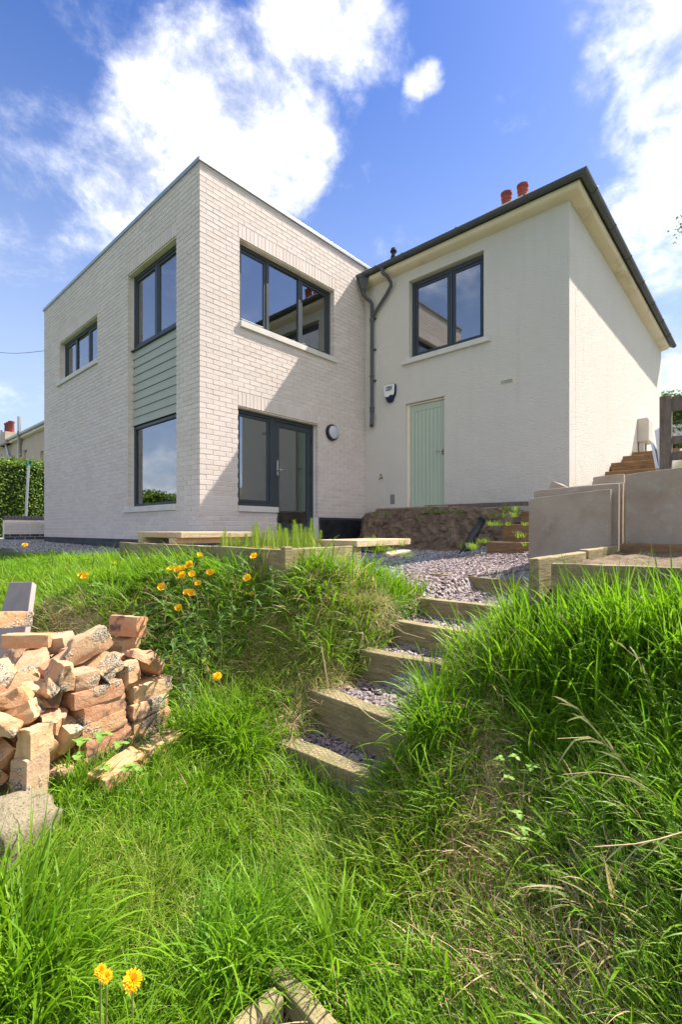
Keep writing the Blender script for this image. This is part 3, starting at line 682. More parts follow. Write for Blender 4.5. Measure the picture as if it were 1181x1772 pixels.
# ------------------------------------------------------------------ white rendered house
WZ0, WZ1 = -.45, 4.95
hs = empty('rendered_house', (7.516, 2.208, -.4), 'cream roughcast house with hipped slate roof, deep eaves and grey gutters', 'house')
WH = [(3.562, 5.062, 3.235, 4.71), (4.31, 5.145, .425, 2.395)]
UE, VE = 15.61, 13.1
mb = MB(); wall_with_holes(mb, WHF, 2.209, 6.136, WZ0, WZ1, 0, -.3, WH); mb.build('front_wall', M['render'], hs)
mb = MB(); WHS.box(mb, 7.817, UE, WZ0, WZ1, 0, -.3); mb.build('side_wall', M['render'], hs)
mb = MB(); mb.quadbox((UE-.3, 2.51, WZ0), (UE, VE, WZ1)); mb.quadbox((7.6, VE-.3, WZ0), (UE-.302, VE, WZ1)); mb.quadbox((7.518, 6.14, WZ0), (7.81, VE-.31, WZ1)); mb.build('rear_wall', M['render'], hs)
mb = MB(); mb.quadbox((7.82, 2.515, .2), (UE-.31, VE-.31, .40)); mb.quadbox((7.82, 2.515, 2.5), (UE-.31, VE-.31, 2.7)); mb.quadbox((7.82, 2.515, 4.8), (UE-.31, VE-.31, 4.93)); mb.build('floor', M['inner_wall'], hs)
mb = MB(); mb.quadbox((11, 2.52, .41), (11.1, VE-.32, 2.49)); mb.quadbox((11, 2.52, 2.71), (11.1, VE-.32, 4.79)); mb.quadbox((7.83, 6.2, .41), (10.99, 6.3, 4.79)); mb.build('partition', M['inner_wall'], hs)
window(hs, WHF, 3.572, 5.05, 3.245, 4.685, .10, mulls=(4.235,), opener=(0, 1), sill=(3.44, 5.205, 3.14, 3.235, .05), fw=.06)
# eaves cove, swept round the corner
def sweep(name, prof, m_, parent, v_end, u_end, smooth=True, closed=True, z_of=None):
    mb = MB(); st = [(0, v_end), (1, 0), (2, u_end)]; n = len(prof)
    for o_, z in prof: mb.v.append((7.516-o_, v_end, z))
    for o_, z in prof: mb.v.append((7.516-o_, 2.208-o_, z))
    for o_, z in prof: mb.v.append((u_end, 2.208-o_, z))
    for k in range(2):
        for i in range(n if closed else n-1):
            j = (i+1) % n; mb.f.append((k*n+i, k*n+j, (k+1)*n+j, (k+1)*n+i))
    mb.f.append(tuple(range(n))); mb.f.append(tuple(2*n+i for i in range(n)))
    return mb.build(name, m_, parent, smooth=smooth)
cove = [(.0, 4.915)] + [(.005+.185*math.sin(t), 4.915+.075*(1-math.cos(t))) for t in np.linspace(.15, math.pi/2, 7)] + [(.195, 5.02), (.0, 5.02)]
sweep('eaves_cove', cove, M['cove'], hs, 6.13, UE+.0)
gc, gz, gr = .262, 5.075, .062
gut = [(gc+gr*math.cos(t), gz+gr*1.05*math.sin(t)) for t in np.linspace(0, -math.pi, 13)] + [(gc-gr+.008, gz), (gc-gr+.012, gz-.02)] + [(gc+(gr-.008)*math.cos(t), gz+(gr-.008)*math.sin(t)) for t in np.linspace(-math.pi+.3, 0, 9)]
gutter = sweep('gutter', gut, M['gutter'], hs, 6.125, UE+.22, smooth=False)
def gut_ring(p, along):
    mb = MB(); n = 12
    for off in (-.022, .022):
        for t in np.linspace(.12, -math.pi-.12, n):
            o_, z = gc+(gr+.007)*math.cos(t), gz+(gr+.007)*1.04*math.sin(t)
            mb.v.append((7.516-o_, p+off, z) if along == 'v' else (p+off, 2.208-o_, z))
    for i in range(n-1): mb.f.append((i, i+1, n+i+1, n+i))
    o = mb.build('gutter_joint', M['gutter'], gutter, smooth=True); s_ = o.modifiers.new('t', 'SOLIDIFY'); s_.thickness = .006; return o
for p in (2.75, 3.9, 5.0, 5.62): gut_ring(p, 'v')
for p in (7.75, 8.9, 10.1, 11.3, 12.5, 13.7, 14.8): gut_ring(p, 'u')
# hipped roof: slates laid in courses as one part, lowest courses oversail the gutter
def roof():
    tanp = .577; e = .20; z0 = 5.085
    x0, x1, y0, y1 = 7.516-e, UE+e, 2.208-e, VE+e; hx = (x1-x0)/2
    A, B, C, D_ = (x0, y0, z0), (x1, y0, z0), (x1, y1, z0), (x0, y1, z0); R0 = (x0+hx, y0+hx, z0+hx*tanp); R1 = (x0+hx, y1-hx, z0+hx*tanp)
    mb = MB(); mb.poly([A, B, R0]); mb.poly([B, C, R1, R0]); mb.poly([C, D_, R1]); mb.poly([D_, A, R0, R1]); mb.poly([D_, C, B, A])
    mb.build('roof', M['slate_roof'], hs)
    sl = MB(); st = .19
    k = 0
    while k*st < hx*1.0/math.cos(math.atan(tanp)):
        t = k*st*math.cos(math.atan(tanp)); zz = z0+t*tanp+.012
        x = x0+t+(.12 if k % 2 else 0)
        while x < x1-t-.1:
            sl.obox((x+.12, y0+t+.09, zz+.008), (.235, .24, .008), Euler((math.atan(tanp)-.03, 0, 0))); x += .245
        y = y0+t+(.12 if k % 2 else 0)
        while y < y1-t-.1 and k < 40:
            if y > 2.1 : sl.obox((x0+t+.09, y+.12, zz+.008), (.24, .235, .008), Euler((0, -math.atan(tanp)+.03, 0)))
            y += .245
        k += 1
    tag(sl.build('roof_slates', M['slate_roof'], hs), kind='stuff')
roof()
cs = empty('chimney_stack', (8.8, 3.55, 5.75), 'low chimney stack carrying two red clay pots above the eaves', 'chimney')
mb = MB(); mb.quadbox((8.6, 3.15, 5.5), (9.0, 3.98, 6.02)); mb.quadbox((8.57, 3.12, 6.021), (9.03, 4.01, 6.07)); mb.build('stack', M['cove'], cs, bevel=.01)
for v_ in (3.712, 3.403):
    mb = MB(); mb.lathe((8.8, v_, 6.06), [(.085, 0), (.085, .22), (.098, .235), (.098, .25), (.086, .262), (.086, .30), (.105, .315), (.105, .345), (.07, .35), (.07, .2)], 24); mb.build('chimney_pot', M['terracotta'], cs, smooth=True)
# soil vent terminal
mb = MB(); bx = (7.9, 5.70, 5.2); mb.lathe(bx, [(.055, 0), (.055, .34), (.062, .35), (.055, .40), (.042, .41), (.042, .47), (.068, .48), (.068, .51), (.05, .53), (.05, .55)], 16)
tag(mb.build('roof_vent', M['black'], hs, smooth=True), None)
# downpipes
dp = empty('downpipe', WHF.p(5.91, 2.1, 0), 'grey downpipe with square hopper and slanted branch running down the cream wall corner', 'downpipe')
px = WHF
mb = MB(); mb.tube([px.p(6.02, 4.80, .20), px.p(6.02, 4.70, .19), px.p(6.0, 4.64, .12), px.p(5.95, 4.60, .075), px.p(5.908, 4.53, .07), px.p(5.908, 4.3, .065), px.p(5.908, 2.25, .065)], .036, 14); mb.build('pipe', M['gutter'], dp, smooth=True)
mb = MB(); mb.tube([px.p(5.50, 5.02, .262), px.p(5.50, 4.93, .25), px.p(5.44, 4.86, .17), px.p(5.42, 4.78, .10), px.p(5.43, 4.72, .075), px.p(5.54, 4.60, .068), px.p(5.80, 4.36, .066), px.p(5.905, 4.25, .065)], .034, 14); mb.build('branch_pipe', M['gutter'], dp, smooth=True)
for z, hh_ in ((4.16, .08), (3.05, .05), (2.42, .045), (2.36, .045)): mb = MB(); mb.lathe(px.p(5.908, z, .065), [(.040, 0), (.047, .01), (.047, hh_-.01), (.040, hh_)], 16); mb.build('collar', M['gutter'], dp, smooth=True)
mb = MB()
for z in (3.6, 2.98, 4.22): px.box(mb, 5.84, 5.976, z, z+.03, .03, .0)
mb.build('bracket', M['gutter'], dp)
mb = MB(); mb.tube([px.p(5.908, 2.26, .065), px.p(5.908, 2.17, .068), px.p(5.89, 2.11, .09), px.p(5.87, 2.07, .125)], .042, 14); mb.build('shoe', M['gutter'], dp, smooth=True)
hp = MB(); c = px.p(6.02, 4.92, .20)
hp.lathe(c, [(.05, -.15), (.075, -.11), (.135, .07), (.155, .08), (.155, .12), (.12, .122)], 4); hp.build('hopper', M['gutter'], dp)
# sage door
sd = empty('boarded_door', WHF.p(4.73, .43, 0), 'sage green boarded door with brass keyhole plate in the cream wall', 'door')
fr = MB(); WHF.box(fr, 5.075, 5.143, .43, 2.39, -.05, -.14); WHF.box(fr, 4.313, 4.325, .43, 2.39, -.05, -.14); WHF.box(fr, 4.326, 5.074, 2.358, 2.39, -.051, -.14); fr.build('door_frame', M['cove'], sd)
lf = MB(); WHF.box(lf, 4.328, 5.068, .44, 2.352, -.075, -.115); lf.build('door_leaf', M['door'], sd)
for s in ((4.978, 5.066, .445, 2.348), (4.330, 4.408, .445, 2.348), (4.409, 4.977, 2.235, 2.348)):
    q = MB(); WHF.box(q, *s, -.060, -.076); q.build('door_rail', M['door'], sd, bevel=.002)
nb = 7; wb = (4.977-4.409)/nb
for k in range(nb):
    q = MB(); WHF.box(q, 4.409+k*wb+.003, 4.409+(k+1)*wb-.003, .445, 2.232, -.064, -.076); q.build('door_board', M['door'], sd, bevel=.003)
q = MB(); q.tube([px.p(4.372, 1.43, -.06), px.p(4.372, 1.43, -.02), px.p(4.39, 1.43, -.012), px.p(4.50, 1.43, -.012)], .009, 8); q.build('handle', M['steel'], sd, smooth=True)
q = MB(); q.lathe(px.p(4.372, 1.43, -.061), [(.027, 0), (.027, .006), (.01, .009)], 16, (-1, 0, 0)); q.lathe(px.p(4.372, 1.375, -.061), [(.023, 0), (.023, .005), (.01, .007)], 14, (-1, 0, 0)); q.build('keyhole_plate', M['brass'], sd, smooth=True)
# alarm box
al = empty('alarm_box', px.p(5.48, 2.65, 0), 'white and navy shield-shaped alarm box on the cream wall above the boarded door', 'alarm')
def shield(s, z, w, h, d0, d1, name, m_, parent, cut=None, bev=.004):
    pts = [(-.5, .42), (-.42, .5), (.42, .5), (.5, .42), (.47, -.05), (.22, -.45), (.12, -.5), (-.12, -.5), (-.22, -.45), (-.47, -.05)]
    if cut == 'top': pts = [(-.5, .42), (-.42, .5), (.42, .5), (.5, .42), (.47, -.05), (.40, -.16), (.1, -.12), (-.1, -.22), (-.38, -.18), (-.47, -.05)]
    mb = MB(); n = len(pts)
    # along the wall, +s runs to the viewer's left
    for d in (d0, d1):
        for x, y in pts: mb.v.append(px.p(s-x*w, z+y*h, d))
    mb.f.append(tuple(range(n))); mb.f.append(tuple(range(n, 2*n)))
    for i in range(n): mb.f.append((i, (i+1) % n, n+(i+1) % n, n+i))
    return mb.build(name, m_, parent, bevel=bev)
shield(5.48, 2.655, .27, .34, .0, .060, 'case', M['navy'], al, bev=.008)
shield(5.483, 2.658, .258, .325, .061, .070, 'cover', M['white'], al, cut='top')
q = MB(); px.box(q, 5.41, 5.555, 2.705, 2.79, .0702, .0725); q.build('panel', M['blue'], al)
for ch, s in (('R', 5.547), ('G', 5.478)):
    cu = bpy.data.curves.new('letter', 'FONT'); cu.body = ch; cu.size = .095; cu.extrude = .001; cu.materials.append(M['white'])
    tmp = bpy.data.objects.new('letter_outline', cu); me = bpy.data.meshes.new_from_object(tmp); bpy.data.objects.remove(tmp)
    o = bpy.data.objects.new('letter', me); COL.objects.link(o); o.parent = al
    o.matrix_local = Matrix.Translation(Vector(px.p(s, 2.714, .0738))-Vector(al.location)) @ Matrix(((0, 0, -1), (-1, 0, 0), (0, 1, 0))).to_4x4()
# vent grille
vg = empty('vent_grille', px.p(3.15, 2.41, 0), 'small cream slotted vent grille on the cream wall right of the boarded door', 'vent')
q = MB(); px.box(q, 3.045, 3.262, 2.378, 2.45, .008, -.01); q.build('plate', M['cove'], vg, bevel=.004)
q = MB()
for k in range(9):
    for r_ in range(3): px.box(q, 3.062+k*.0215, 3.078+k*.0215, 2.387+r_*.0195, 2.399+r_*.0195, .0095, .007)
tag(q.build('slots', M['frame'], vg), kind='stuff')
# garden tap
tp = empty('garden_tap', px.p(5.69, 1.03, 0), 'old brass garden tap on the cream wall left of the boarded door', 'tap')
q = MB(); q.tube([px.p(5.69, 1.03, -.01), px.p(5.69, 1.03, .07), px.p(5.685, 1.01, .10), px.p(5.68, .985, .105)], .013, 10); q.build('spout', M['brass'], tp, smooth=True)
q = MB(); q.tube([px.p(5.70, 1.04, .03), px.p(5.71, 1.09, .03)], .007, 8); q.tube([px.p(5.695, 1.10, .02), px.p(5.745, 1.09, .03)], .008, 8); q.build('tap_handle', M['brass'], tp, smooth=True)
# socket scar
so = MB(); px.box(so, 5.395, 5.500, .50, .69, .004, -.01); px.box(so, 5.43, 5.47, .60, .66, .012, .0); so = so.build('wall_plate', M['dark_mortar'], None, bevel=.004); tag(so, 'small square grey wall plate low on the cream wall left of the boarded door', 'wall plate')
# meter box on the side wall
mt = empty('meter_box', WHS.p(12.9, 1.8, 0), 'cream gas meter box on a short pipe against the sunlit side wall', 'meter box')
q = MB(); WHS.box(q, 12.42, 13.0, 1.98, 2.52, .20, 0); q.build('case', M['meter'], mt, bevel=.02)
q = MB(); WHS.box(q, 12.45, 12.97, 2.01, 2.49, .212, .2); q.build('lid', M['meter'], mt, bevel=.008)
q = MB(); WHS.box(q, 12.46, 12.62, 1.66, 1.98, .12, .02); q.build('duct', M['meter'], mt, bevel=.01)
q = MB(); q.tube([WHS.p(12.8, 1.98, .1), WHS.p(12.8, 1.66, .1)], .02, 8); q.build('pipe', M['brass'], mt)

# ------------------------------------------------------------------ background left: low wall, hedge, post, neighbouring house, wire
lw = empty('low_garden_wall', (3.2, 14.55, -.3), 'low pale brick garden wall with dark brick capping below the hedge', 'wall')
Lw = Wall('v', 14.5); g0, g1 = 3.20, 6.6
q = MB(); Lw.box(q, g0, g1, -.5, .26, 0, -.2); q.build('wall_core', M['mortar'], lw)
q = MB()
for k, z in enumerate(np.arange(-.10, .24, .075)):
    x = g0-.002 - (.11 if k % 2 else 0)
    while x < g1: Lw.box(q, max(x, g0-.004), min(x+.215, g1), z+.004, z+.07, .007, -.05); x += .225
    y = 0
tag(q.build('brickwork', M['bricks'], lw), kind='stuff')
q = MB()
for k in range(4):
    x = g0-.002-(.11 if k % 2 else 0)
    while x < g1: Lw.box(q, max(x, g0-.006), min(x+.215, g1), -.40+k*.075, -.334+k*.075, .009, -.05); x += .225
tag(q.build('plinth_bricks', M['dark_brick'], lw), kind='stuff')
me_ = None
for k in range(30):
    x = g0-.01+k*.0755
    if x+.066 > g1: break
    if me_ is None:
        q = MB(); q.quadbox((0, -.012, 0), (.066, .215, .105)); me_ = q.mesh('capping_brick'); me_.materials.append(M['dark_brick'])
    o = bpy.data.objects.new('capping_brick', me_); COL.objects.link(o); o.parent = lw; o.location = Vector((x, 14.5, .262+rr.uniform(-.002, .002)))-Vector(lw.location)
# hedge
def leaf_cloud(mb_v, mb_f, tint, hh, n, sampler, size, rnd):
    for _ in range(n):
        p, nrm = sampler(rnd); s = size*rnd.uniform(.6, 1.3)
        a = Vector((rnd.gauss(0, 1), rnd.gauss(0, 1), rnd.gauss(0, 1))) + nrm*1.6; a.normalize(); t = a.orthogonal().normalized(); t.rotate(Quaternion(a, rnd.uniform(0, 6.28))); b = a.cross(t)
        k = len(mb_v); L, Wd = s, s*.5
        for x, y, z in ((0, 0, 0), (.4, .5, .06), (1, 0, -.05), (.4, -.5, .06)): mb_v.append(tuple(p + t*x*L + b*y*Wd*1.1 + a*z*L))
        mb_f.append((k, k+1, k+2, k+3)); tv = rnd.random(); tint += [tv]*4; hh += [0, .5, 1, .5]
def leaf_obj(name, parent, m_, n, sampler, size, seed):
    rnd = random.Random(seed); v, f, t, h = [], [], [], []; leaf_cloud(v, f, t, h, n, sampler, size, rnd)
    me = bpy.data.meshes.new(name); me.from_pydata(v, [], f); me.materials.append(m_)
    for nm, arr in (('tint', t), ('h', h)):
        a = me.attributes.new(nm, 'FLOAT', 'POINT'); a.data.foreach_set('value', arr)
    o = bpy.data.objects.new(name, me); COL.objects.link(o)
    if parent is not None: o.parent = parent; o.location = -Vector(parent.location)
    return o
def hedge(name, x0, x1, y0, y1, zb, ztop, n, size, label, seed, group=None):
    root = empty(name, ((x0+x1)/2, (y0+y1)/2, zb), label, 'hedge', group)
    nx = max(6, int((x1-x0)/.25)); ny = max(4, int((y1-y0)/.25)); mb = MB()
    def zt(x, y): return ztop(x, y)+.10*mnoise.noise(Vector((x*1.7, y*1.7, seed)))
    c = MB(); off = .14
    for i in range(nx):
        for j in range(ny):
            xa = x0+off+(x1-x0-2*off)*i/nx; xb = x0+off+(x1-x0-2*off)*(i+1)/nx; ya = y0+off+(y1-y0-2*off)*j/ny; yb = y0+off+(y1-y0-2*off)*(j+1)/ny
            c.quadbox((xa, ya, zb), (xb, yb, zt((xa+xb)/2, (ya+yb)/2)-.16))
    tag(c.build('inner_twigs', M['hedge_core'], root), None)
    def samp(r):
        k = r.random(); bulge = 0
        A1, A2, A3 = (x1-x0)*1.9, (y1-y0)*1.9, (x1-x0)*(y1-y0)*1.2
        k = r.random()*(A1+2*A2+A3)
        if k < A1: x = r.uniform(x0, x1); z = zb+(zt(x, y0)-zb)*r.random()**.9; b = .13*mnoise.noise(Vector((x*1.8, z*1.8, seed+4))); return Vector((x, y0-b+r.uniform(-.03, .16), z)), Vector((0, -1, .3))
        if k < A1+2*A2: s = r.choice((0, 1)); y = r.uniform(y0, y1); x = (x0, x1)[s]; z = zb+(zt(x, y)-zb)*r.random(); return Vector((x+r.uniform(-.1, .1), y, z)), Vector((1 if s else -1, 0, .3))
        x = r.uniform(x0, x1); y = r.uniform(y0, y1); return Vector((x, y, zt(x, y)+r.uniform(-.16, .07)+(r.random() < .06)*r.uniform(0, .16))), Vector((0, 0, 1))
    leaf_obj('foliage', root, M['hedge'], n, samp, size, seed)
    return root
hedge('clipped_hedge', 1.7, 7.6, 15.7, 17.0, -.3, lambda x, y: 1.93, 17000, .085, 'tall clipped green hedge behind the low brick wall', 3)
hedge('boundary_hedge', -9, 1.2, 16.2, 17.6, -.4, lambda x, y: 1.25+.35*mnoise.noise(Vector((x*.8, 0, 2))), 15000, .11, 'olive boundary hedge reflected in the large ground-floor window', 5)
# clothes post
cp_ = at(43, 932, 12.6); cp_.z = h1(cp_.x, cp_.y)
po = empty('clothes_post', cp_, 'galvanised clothes-line post with a green cleat in the grey gravel by the low wall', 'post')
q = MB(); q.tube([cp_+Vector((0, 0, -.1)), cp_+Vector((.03, -.03, 1.0)), cp_+Vector((.07, -.07, 2.02))], .033, 14); q.build('pole', M['galv'], po, smooth=True)
q = MB(); q.obox(cp_+Vector((.07, -.07, 2.0)), (.16, .06, .05), (0, .1, .5)); q.obox(cp_+Vector((.10, -.09, 2.05)), (.06, .05, .09), (.3, .2, .2)); q.obox(cp_+Vector((.0, -.03, 1.97)), (.10, .03, .03), (0, -.3, .5))
M['green'] = simple('green_plastic', (.01, .16, .10), (.01, .12, .08), 5, .4); q.build('cleat', M['green'], po, bevel=.01)
q = MB(); a_, b_ = cp_+Vector((.08, -.08, 1.97)), Vector((3.74, 13.2, 1.55)); q.tube([a_+(b_-a_)*t+Vector((0, 0, -.05*math.sin(t*3.14))) for t in np.linspace(0, 1, 6)], .004, 5); tag(q.build('clothes_line', M['green'], None), 'thin green clothes line from the post to the brick extension', 'rope')
# neighbouring house
nh = empty('neighbouring_house', (7.4, 22, -.4), 'beige rendered neighbouring house beyond the hedge with grey eaves and soil pipes', 'house')
NB = Wall('u', 7.4); Y0, Y1 = 21.6, 36
def yv(px_): r_ = ray(px_, 0); return 7.4/r_.x*r_.y
wins = [(yv(47), yv(40.5), 3.05, 4.1), (yv(27), yv(20.5), 2.5, 4.0), (yv(14.5), yv(7), 2.7, 4.1), (yv(75), yv(69.5), 1.6, 4.2)]
wins = [(min(a, b), max(a, b), c, d) for a, b, c, d in wins]
wins = [(a, b, .9, 4.25) if k in (0,) else (a, b, 1.0, 3.9) for k, (a, b, c, d) in enumerate(wins)]
M['beige'] = simple('beige_render', (.52, .42, .33), (.46, .37, .29), 3, .9, .3, 60)
q = MB(); wall_with_holes(q, NB, Y0, Y1, -.4, 4.93, 0, -.3, wins); q.quadbox((7.702, Y0, -.4), (15, Y0+.3, 4.93)); q.quadbox((7.702, Y1-.3, -.4), (15, Y1, 4.93)); q.quadbox((14.7, Y0+.31, -.4), (15, Y1-.31, 4.93)); q.build('wall', M['beige'], nh)
q = MB(); q.quadbox((7.71, Y0+.31, 2.2), (14.69, Y1-.31, 2.4)); q.quadbox((9.5, Y0+.32, -.4), (9.6, Y1-.32, 4.9)); q.build('floor', M['inner_wall'], nh)
for i, (a, b, c, d) in enumerate(wins):
    w_ = MB(); m_ = M['white'] if i != 1 else M['brown_wood']
    NB.box(w_, a, a+.07, c, d, -.14, -.2); NB.box(w_, b-.07, b, c, d, -.14, -.2); NB.box(w_, a+.07, b-.07, d-.07, d, -.141, -.2); NB.box(w_, a+.07, b-.07, c, c+.07, -.141, -.2); NB.box(w_, a+.07, b-.07, (c+d)/2+.2, (c+d)/2+.27, -.141, -.2)
    wo = w_.build('window', m_, nh); g = MB(); NB.box(g, a+.06, b-.06, c+.06, d-.06, -.165, -.17); g.build('pane', M['glass'], wo)
q = MB(); x0, x1, y0, y1, z0 = 7.15, 15.25, Y0-.25, Y1+.25, 5.12; hx = (x1-x0)/2; R0 = (x0+hx, y0+hx, z0+hx*.577); R1 = (x0+hx, y1-hx, z0+hx*.577)
for P_ in ([(x0,y0,z0),(x1,y0,z0),R0], [(x1,y0,z0),(x1,y1,z0),R1,R0], [(x1,y1,z0),(x0,y1,z0),R1], [(x0,y1,z0),(x0,y0,z0),R0,R1], [(x0,y0,z0),(x0,y1,z0),(x1,y1,z0),(x1,y0,z0)]): q.poly(P_)
q.build('roof', M['slate_roof'], nh)
q = MB(); NB.box(q, Y0-.2, Y1+.2, 4.90, 5.04, .20, .002); q.build('eaves', M['cove'], nh)
q = MB(); q.tube([(7.12, Y0-.25, 5.08), (7.12, Y1+.25, 5.08)], .07, 10); q.build('gutter', M['galv'], nh, smooth=True)
for p_, top in ((37, 5.95), (23, 5.75)):
    y = yv(p_)
    q = MB(); pts = [NB.p(y-.9, top, .32), NB.p(y-.9, 5.2, .32), NB.p(y-.7, 5.05, .30), NB.p(y-.2, 4.85, .12), NB.p(y, 4.6, .1), NB.p(y, .5, .1)] if p_ == 37 else [NB.p(y+1.2, top, .32), NB.p(y+1.2, 5.15, .32), NB.p(y+.7, 4.95, .2), NB.p(y+.6, 4.3, .1), NB.p(y, 4.1, .1), NB.p(y, .5, .1)]
    q.tube(pts, .085 if p_ == 37 else .07, 12); q.build('soil_pipe', M['galv'], nh, smooth=True)
q = MB(); c0 = at(16, 740, 27.5); q.quadbox((c0.x-.4, c0.y-.9, 4.9), (c0.x+.4, c0.y+.9, 5.55)); q.build('chimney', M['beige'], nh)
for dy in (-.45, 0, .4):
    q = MB(); q.lathe((c0.x, c0.y+dy, 5.55), [(.16, 0), (.14, .55), (.17, .6), (.17, .68), (.12, .7)], 14); q.build('chimney_pot', M['terracotta'], nh, smooth=True)
q = MB(); a_, b_ = at(-40, 601, 30), at(78, 607, 24); q.tube([a_+(b_-a_)*t+Vector((0, 0, -.25*math.sin(t*3.14))) for t in np.linspace(0, 1.4, 12)], .014, 5); tag(q.build('overhead_cable', M['black'], None), 'thin dark overhead cable crossing the sky left of the extension', 'cable')
# ------------------------------------------------------------------ cut earth bank and stones under the rendered wall
def rough_block(name, m_, fn, nx, ny, parent=None, amp=.03, fs=5, seed=0):
    mb = MB()
    for i in range(nx+1):
        for j in range(ny+1):
            p = Vector(fn(i/nx, j/ny)); n_ = mnoise.fractal(p*fs+Vector((seed, 0, 0)), .75, 2.1, 6); n2 = mnoise.fractal(p*fs+Vector((0, seed+9, 0)), .75, 2.1, 6)
            mb.v.append(tuple(p+Vector((n_*amp, n2*amp*.5, n_*amp*.7))))
    for i in range(nx):
        for j in range(ny): q = i*(ny+1)+j; mb.f.append((q, q+ny+1, q+ny+2, q+1))
    return mb.build(name, m_, parent, smooth=True)
def bankfn(s, t):
    v = 6.10-(6.10-2.62)*s
    top = .345 - .20*max(0, 1-s*7)**1.2 - .03*math.sin(s*9) - .10*max(0, (s-.85)/.15)
    reach = .62*min(1, s*6+.25)
    if t < .55: k = t/.55; return (7.50-reach-.16+.20*k**.7, v, -.42+(top+.42)*k**.85)
    k = (t-.55)/.45; return (7.50-reach+.04+(reach+.02)*k, v, top+.025*math.sin(k*3))
eb = rough_block('earth_bank', M['earth'], bankfn, 260, 80, None, .055, 5.0, 2); tag(eb, 'cut bank of bare brown earth under the cream wall and boarded door', 'earth bank')
# concrete strip and timber edge on top
q = MB(); q.quadbox((7.12, 4.1, .36), (7.50, 5.55, .415)); o = q.build('concrete_ledge', M['slab'], None, bevel=.012); tag(o, 'broken concrete ledge below the boarded door', 'ledge')
q = MB(); q.quadbox((7.30, 2.75, .375), (7.36, 4.6, .44)); tag(q.build('edging_board', M['grey_wood'], None, bevel=.004), 'grey timber edging along the top of the earth bank right of the door', 'board')
q = MB(); q.quadbox((6.98, 4.25, .335), (7.10, 5.45, .385)); tag(q.build('edging_board', M['grey_wood'], None, bevel=.004), 'short grey timber set in the earth just below the door ledge', 'board')

# ------------------------------------------------------------------ timbers
def timber(name, a, b, w, h, m_, label=None, cat=None, group=None, parent=None, bevel=.006, wob=.003, roll=0, w_side=1):
    """a sawn board whose top front edge runs a->b; w goes back (away), h goes down"""
    a, b = Vector(a), Vector(b); d = (b-a); L = d.length; d.normalize()
    back = Vector((0, 0, 1)).cross(d).normalized()*w_side; up = Vector((0, 0, 1))
    if roll: up.rotate(Quaternion(d, roll)); back.rotate(Quaternion(d, roll))
    mb = MB(); n = max(2, int(L/.12)); r_ = random.Random(hash(name+str(round(L, 3))) % 999 if False else int(L*1000))
    ring = [(0, 0), (w, 0), (w, -h), (0, -h)]
    for i in range(n+1):
        for x, z in ring:
            mb.v.append(tuple(a+d*(L*i/n)+back*(x+r_.uniform(-wob, wob))+up*(z+r_.uniform(-wob, wob))-(a if parent is None else Vector((0, 0, 0)))))
    for i in range(n):
        for k in range(4): mb.f.append((i*4+k, i*4+(k+1) % 4, (i+1)*4+(k+1) % 4, (i+1)*4+k))
    mb.f.append((0, 1, 2, 3)); mb.f.append(tuple(n*4+k for k in range(4)))
    # object space: x along the board so the grain follows it
    R = Matrix((d, back, up)).transposed(); Ri = R.inverted()
    off = a if parent is None else Vector((0, 0, 0))
    org = a
    mb.v = [tuple(Ri @ (Vector(v)+(a if parent is None else Vector((0, 0, 0)))-org)) for v in mb.v]
    me = mb.mesh(name); me.materials.append(m_)
    o = bpy.data.objects.new(name, me); COL.objects.link(o)
    mw = Matrix.Translation(org) @ R.to_4x4()
    if parent is not None: o.parent = parent; o.matrix_local = Matrix.Translation(-Vector(parent.location)) @ mw
    else: o.matrix_world = mw
    bv = o.modifiers.new('bevel', 'BEVEL'); bv.width = bevel; bv.segments = 2; bv.limit_method = 'ANGLE'
    return tag(o, label, cat, group)
STEP_GEO = [((1.565, 1.86), (1.63, 1.02), -1.08, .10, .20, 'lowest weathered step timber lying flush with the lawn, wire netting on top'),
            ((1.86, 2.02), (1.79, 1.02), -.895, .10, .22, 'second step timber up from the lawn, tall exposed face under wire netting'),
            ((2.225, 1.87), (2.33, 1.05), -.735, .09, .20, 'third step timber up from the lawn, moss-stained with wire netting'),
            ((2.58, 1.86), (2.565, 1.05), -.605, .08, .18, 'fourth step timber from the lawn, short face half hidden by grass'),
            ((2.94, 1.96), (2.95, 1.15), -.495, .07, .18, 'fifth step timber from the lawn, at the front edge of the slate chippings'),
            ((3.83, 2.36), (3.75, 1.46), -.405, .05, .14, 'topmost bowed step timber sunk in the purple slate chippings')]
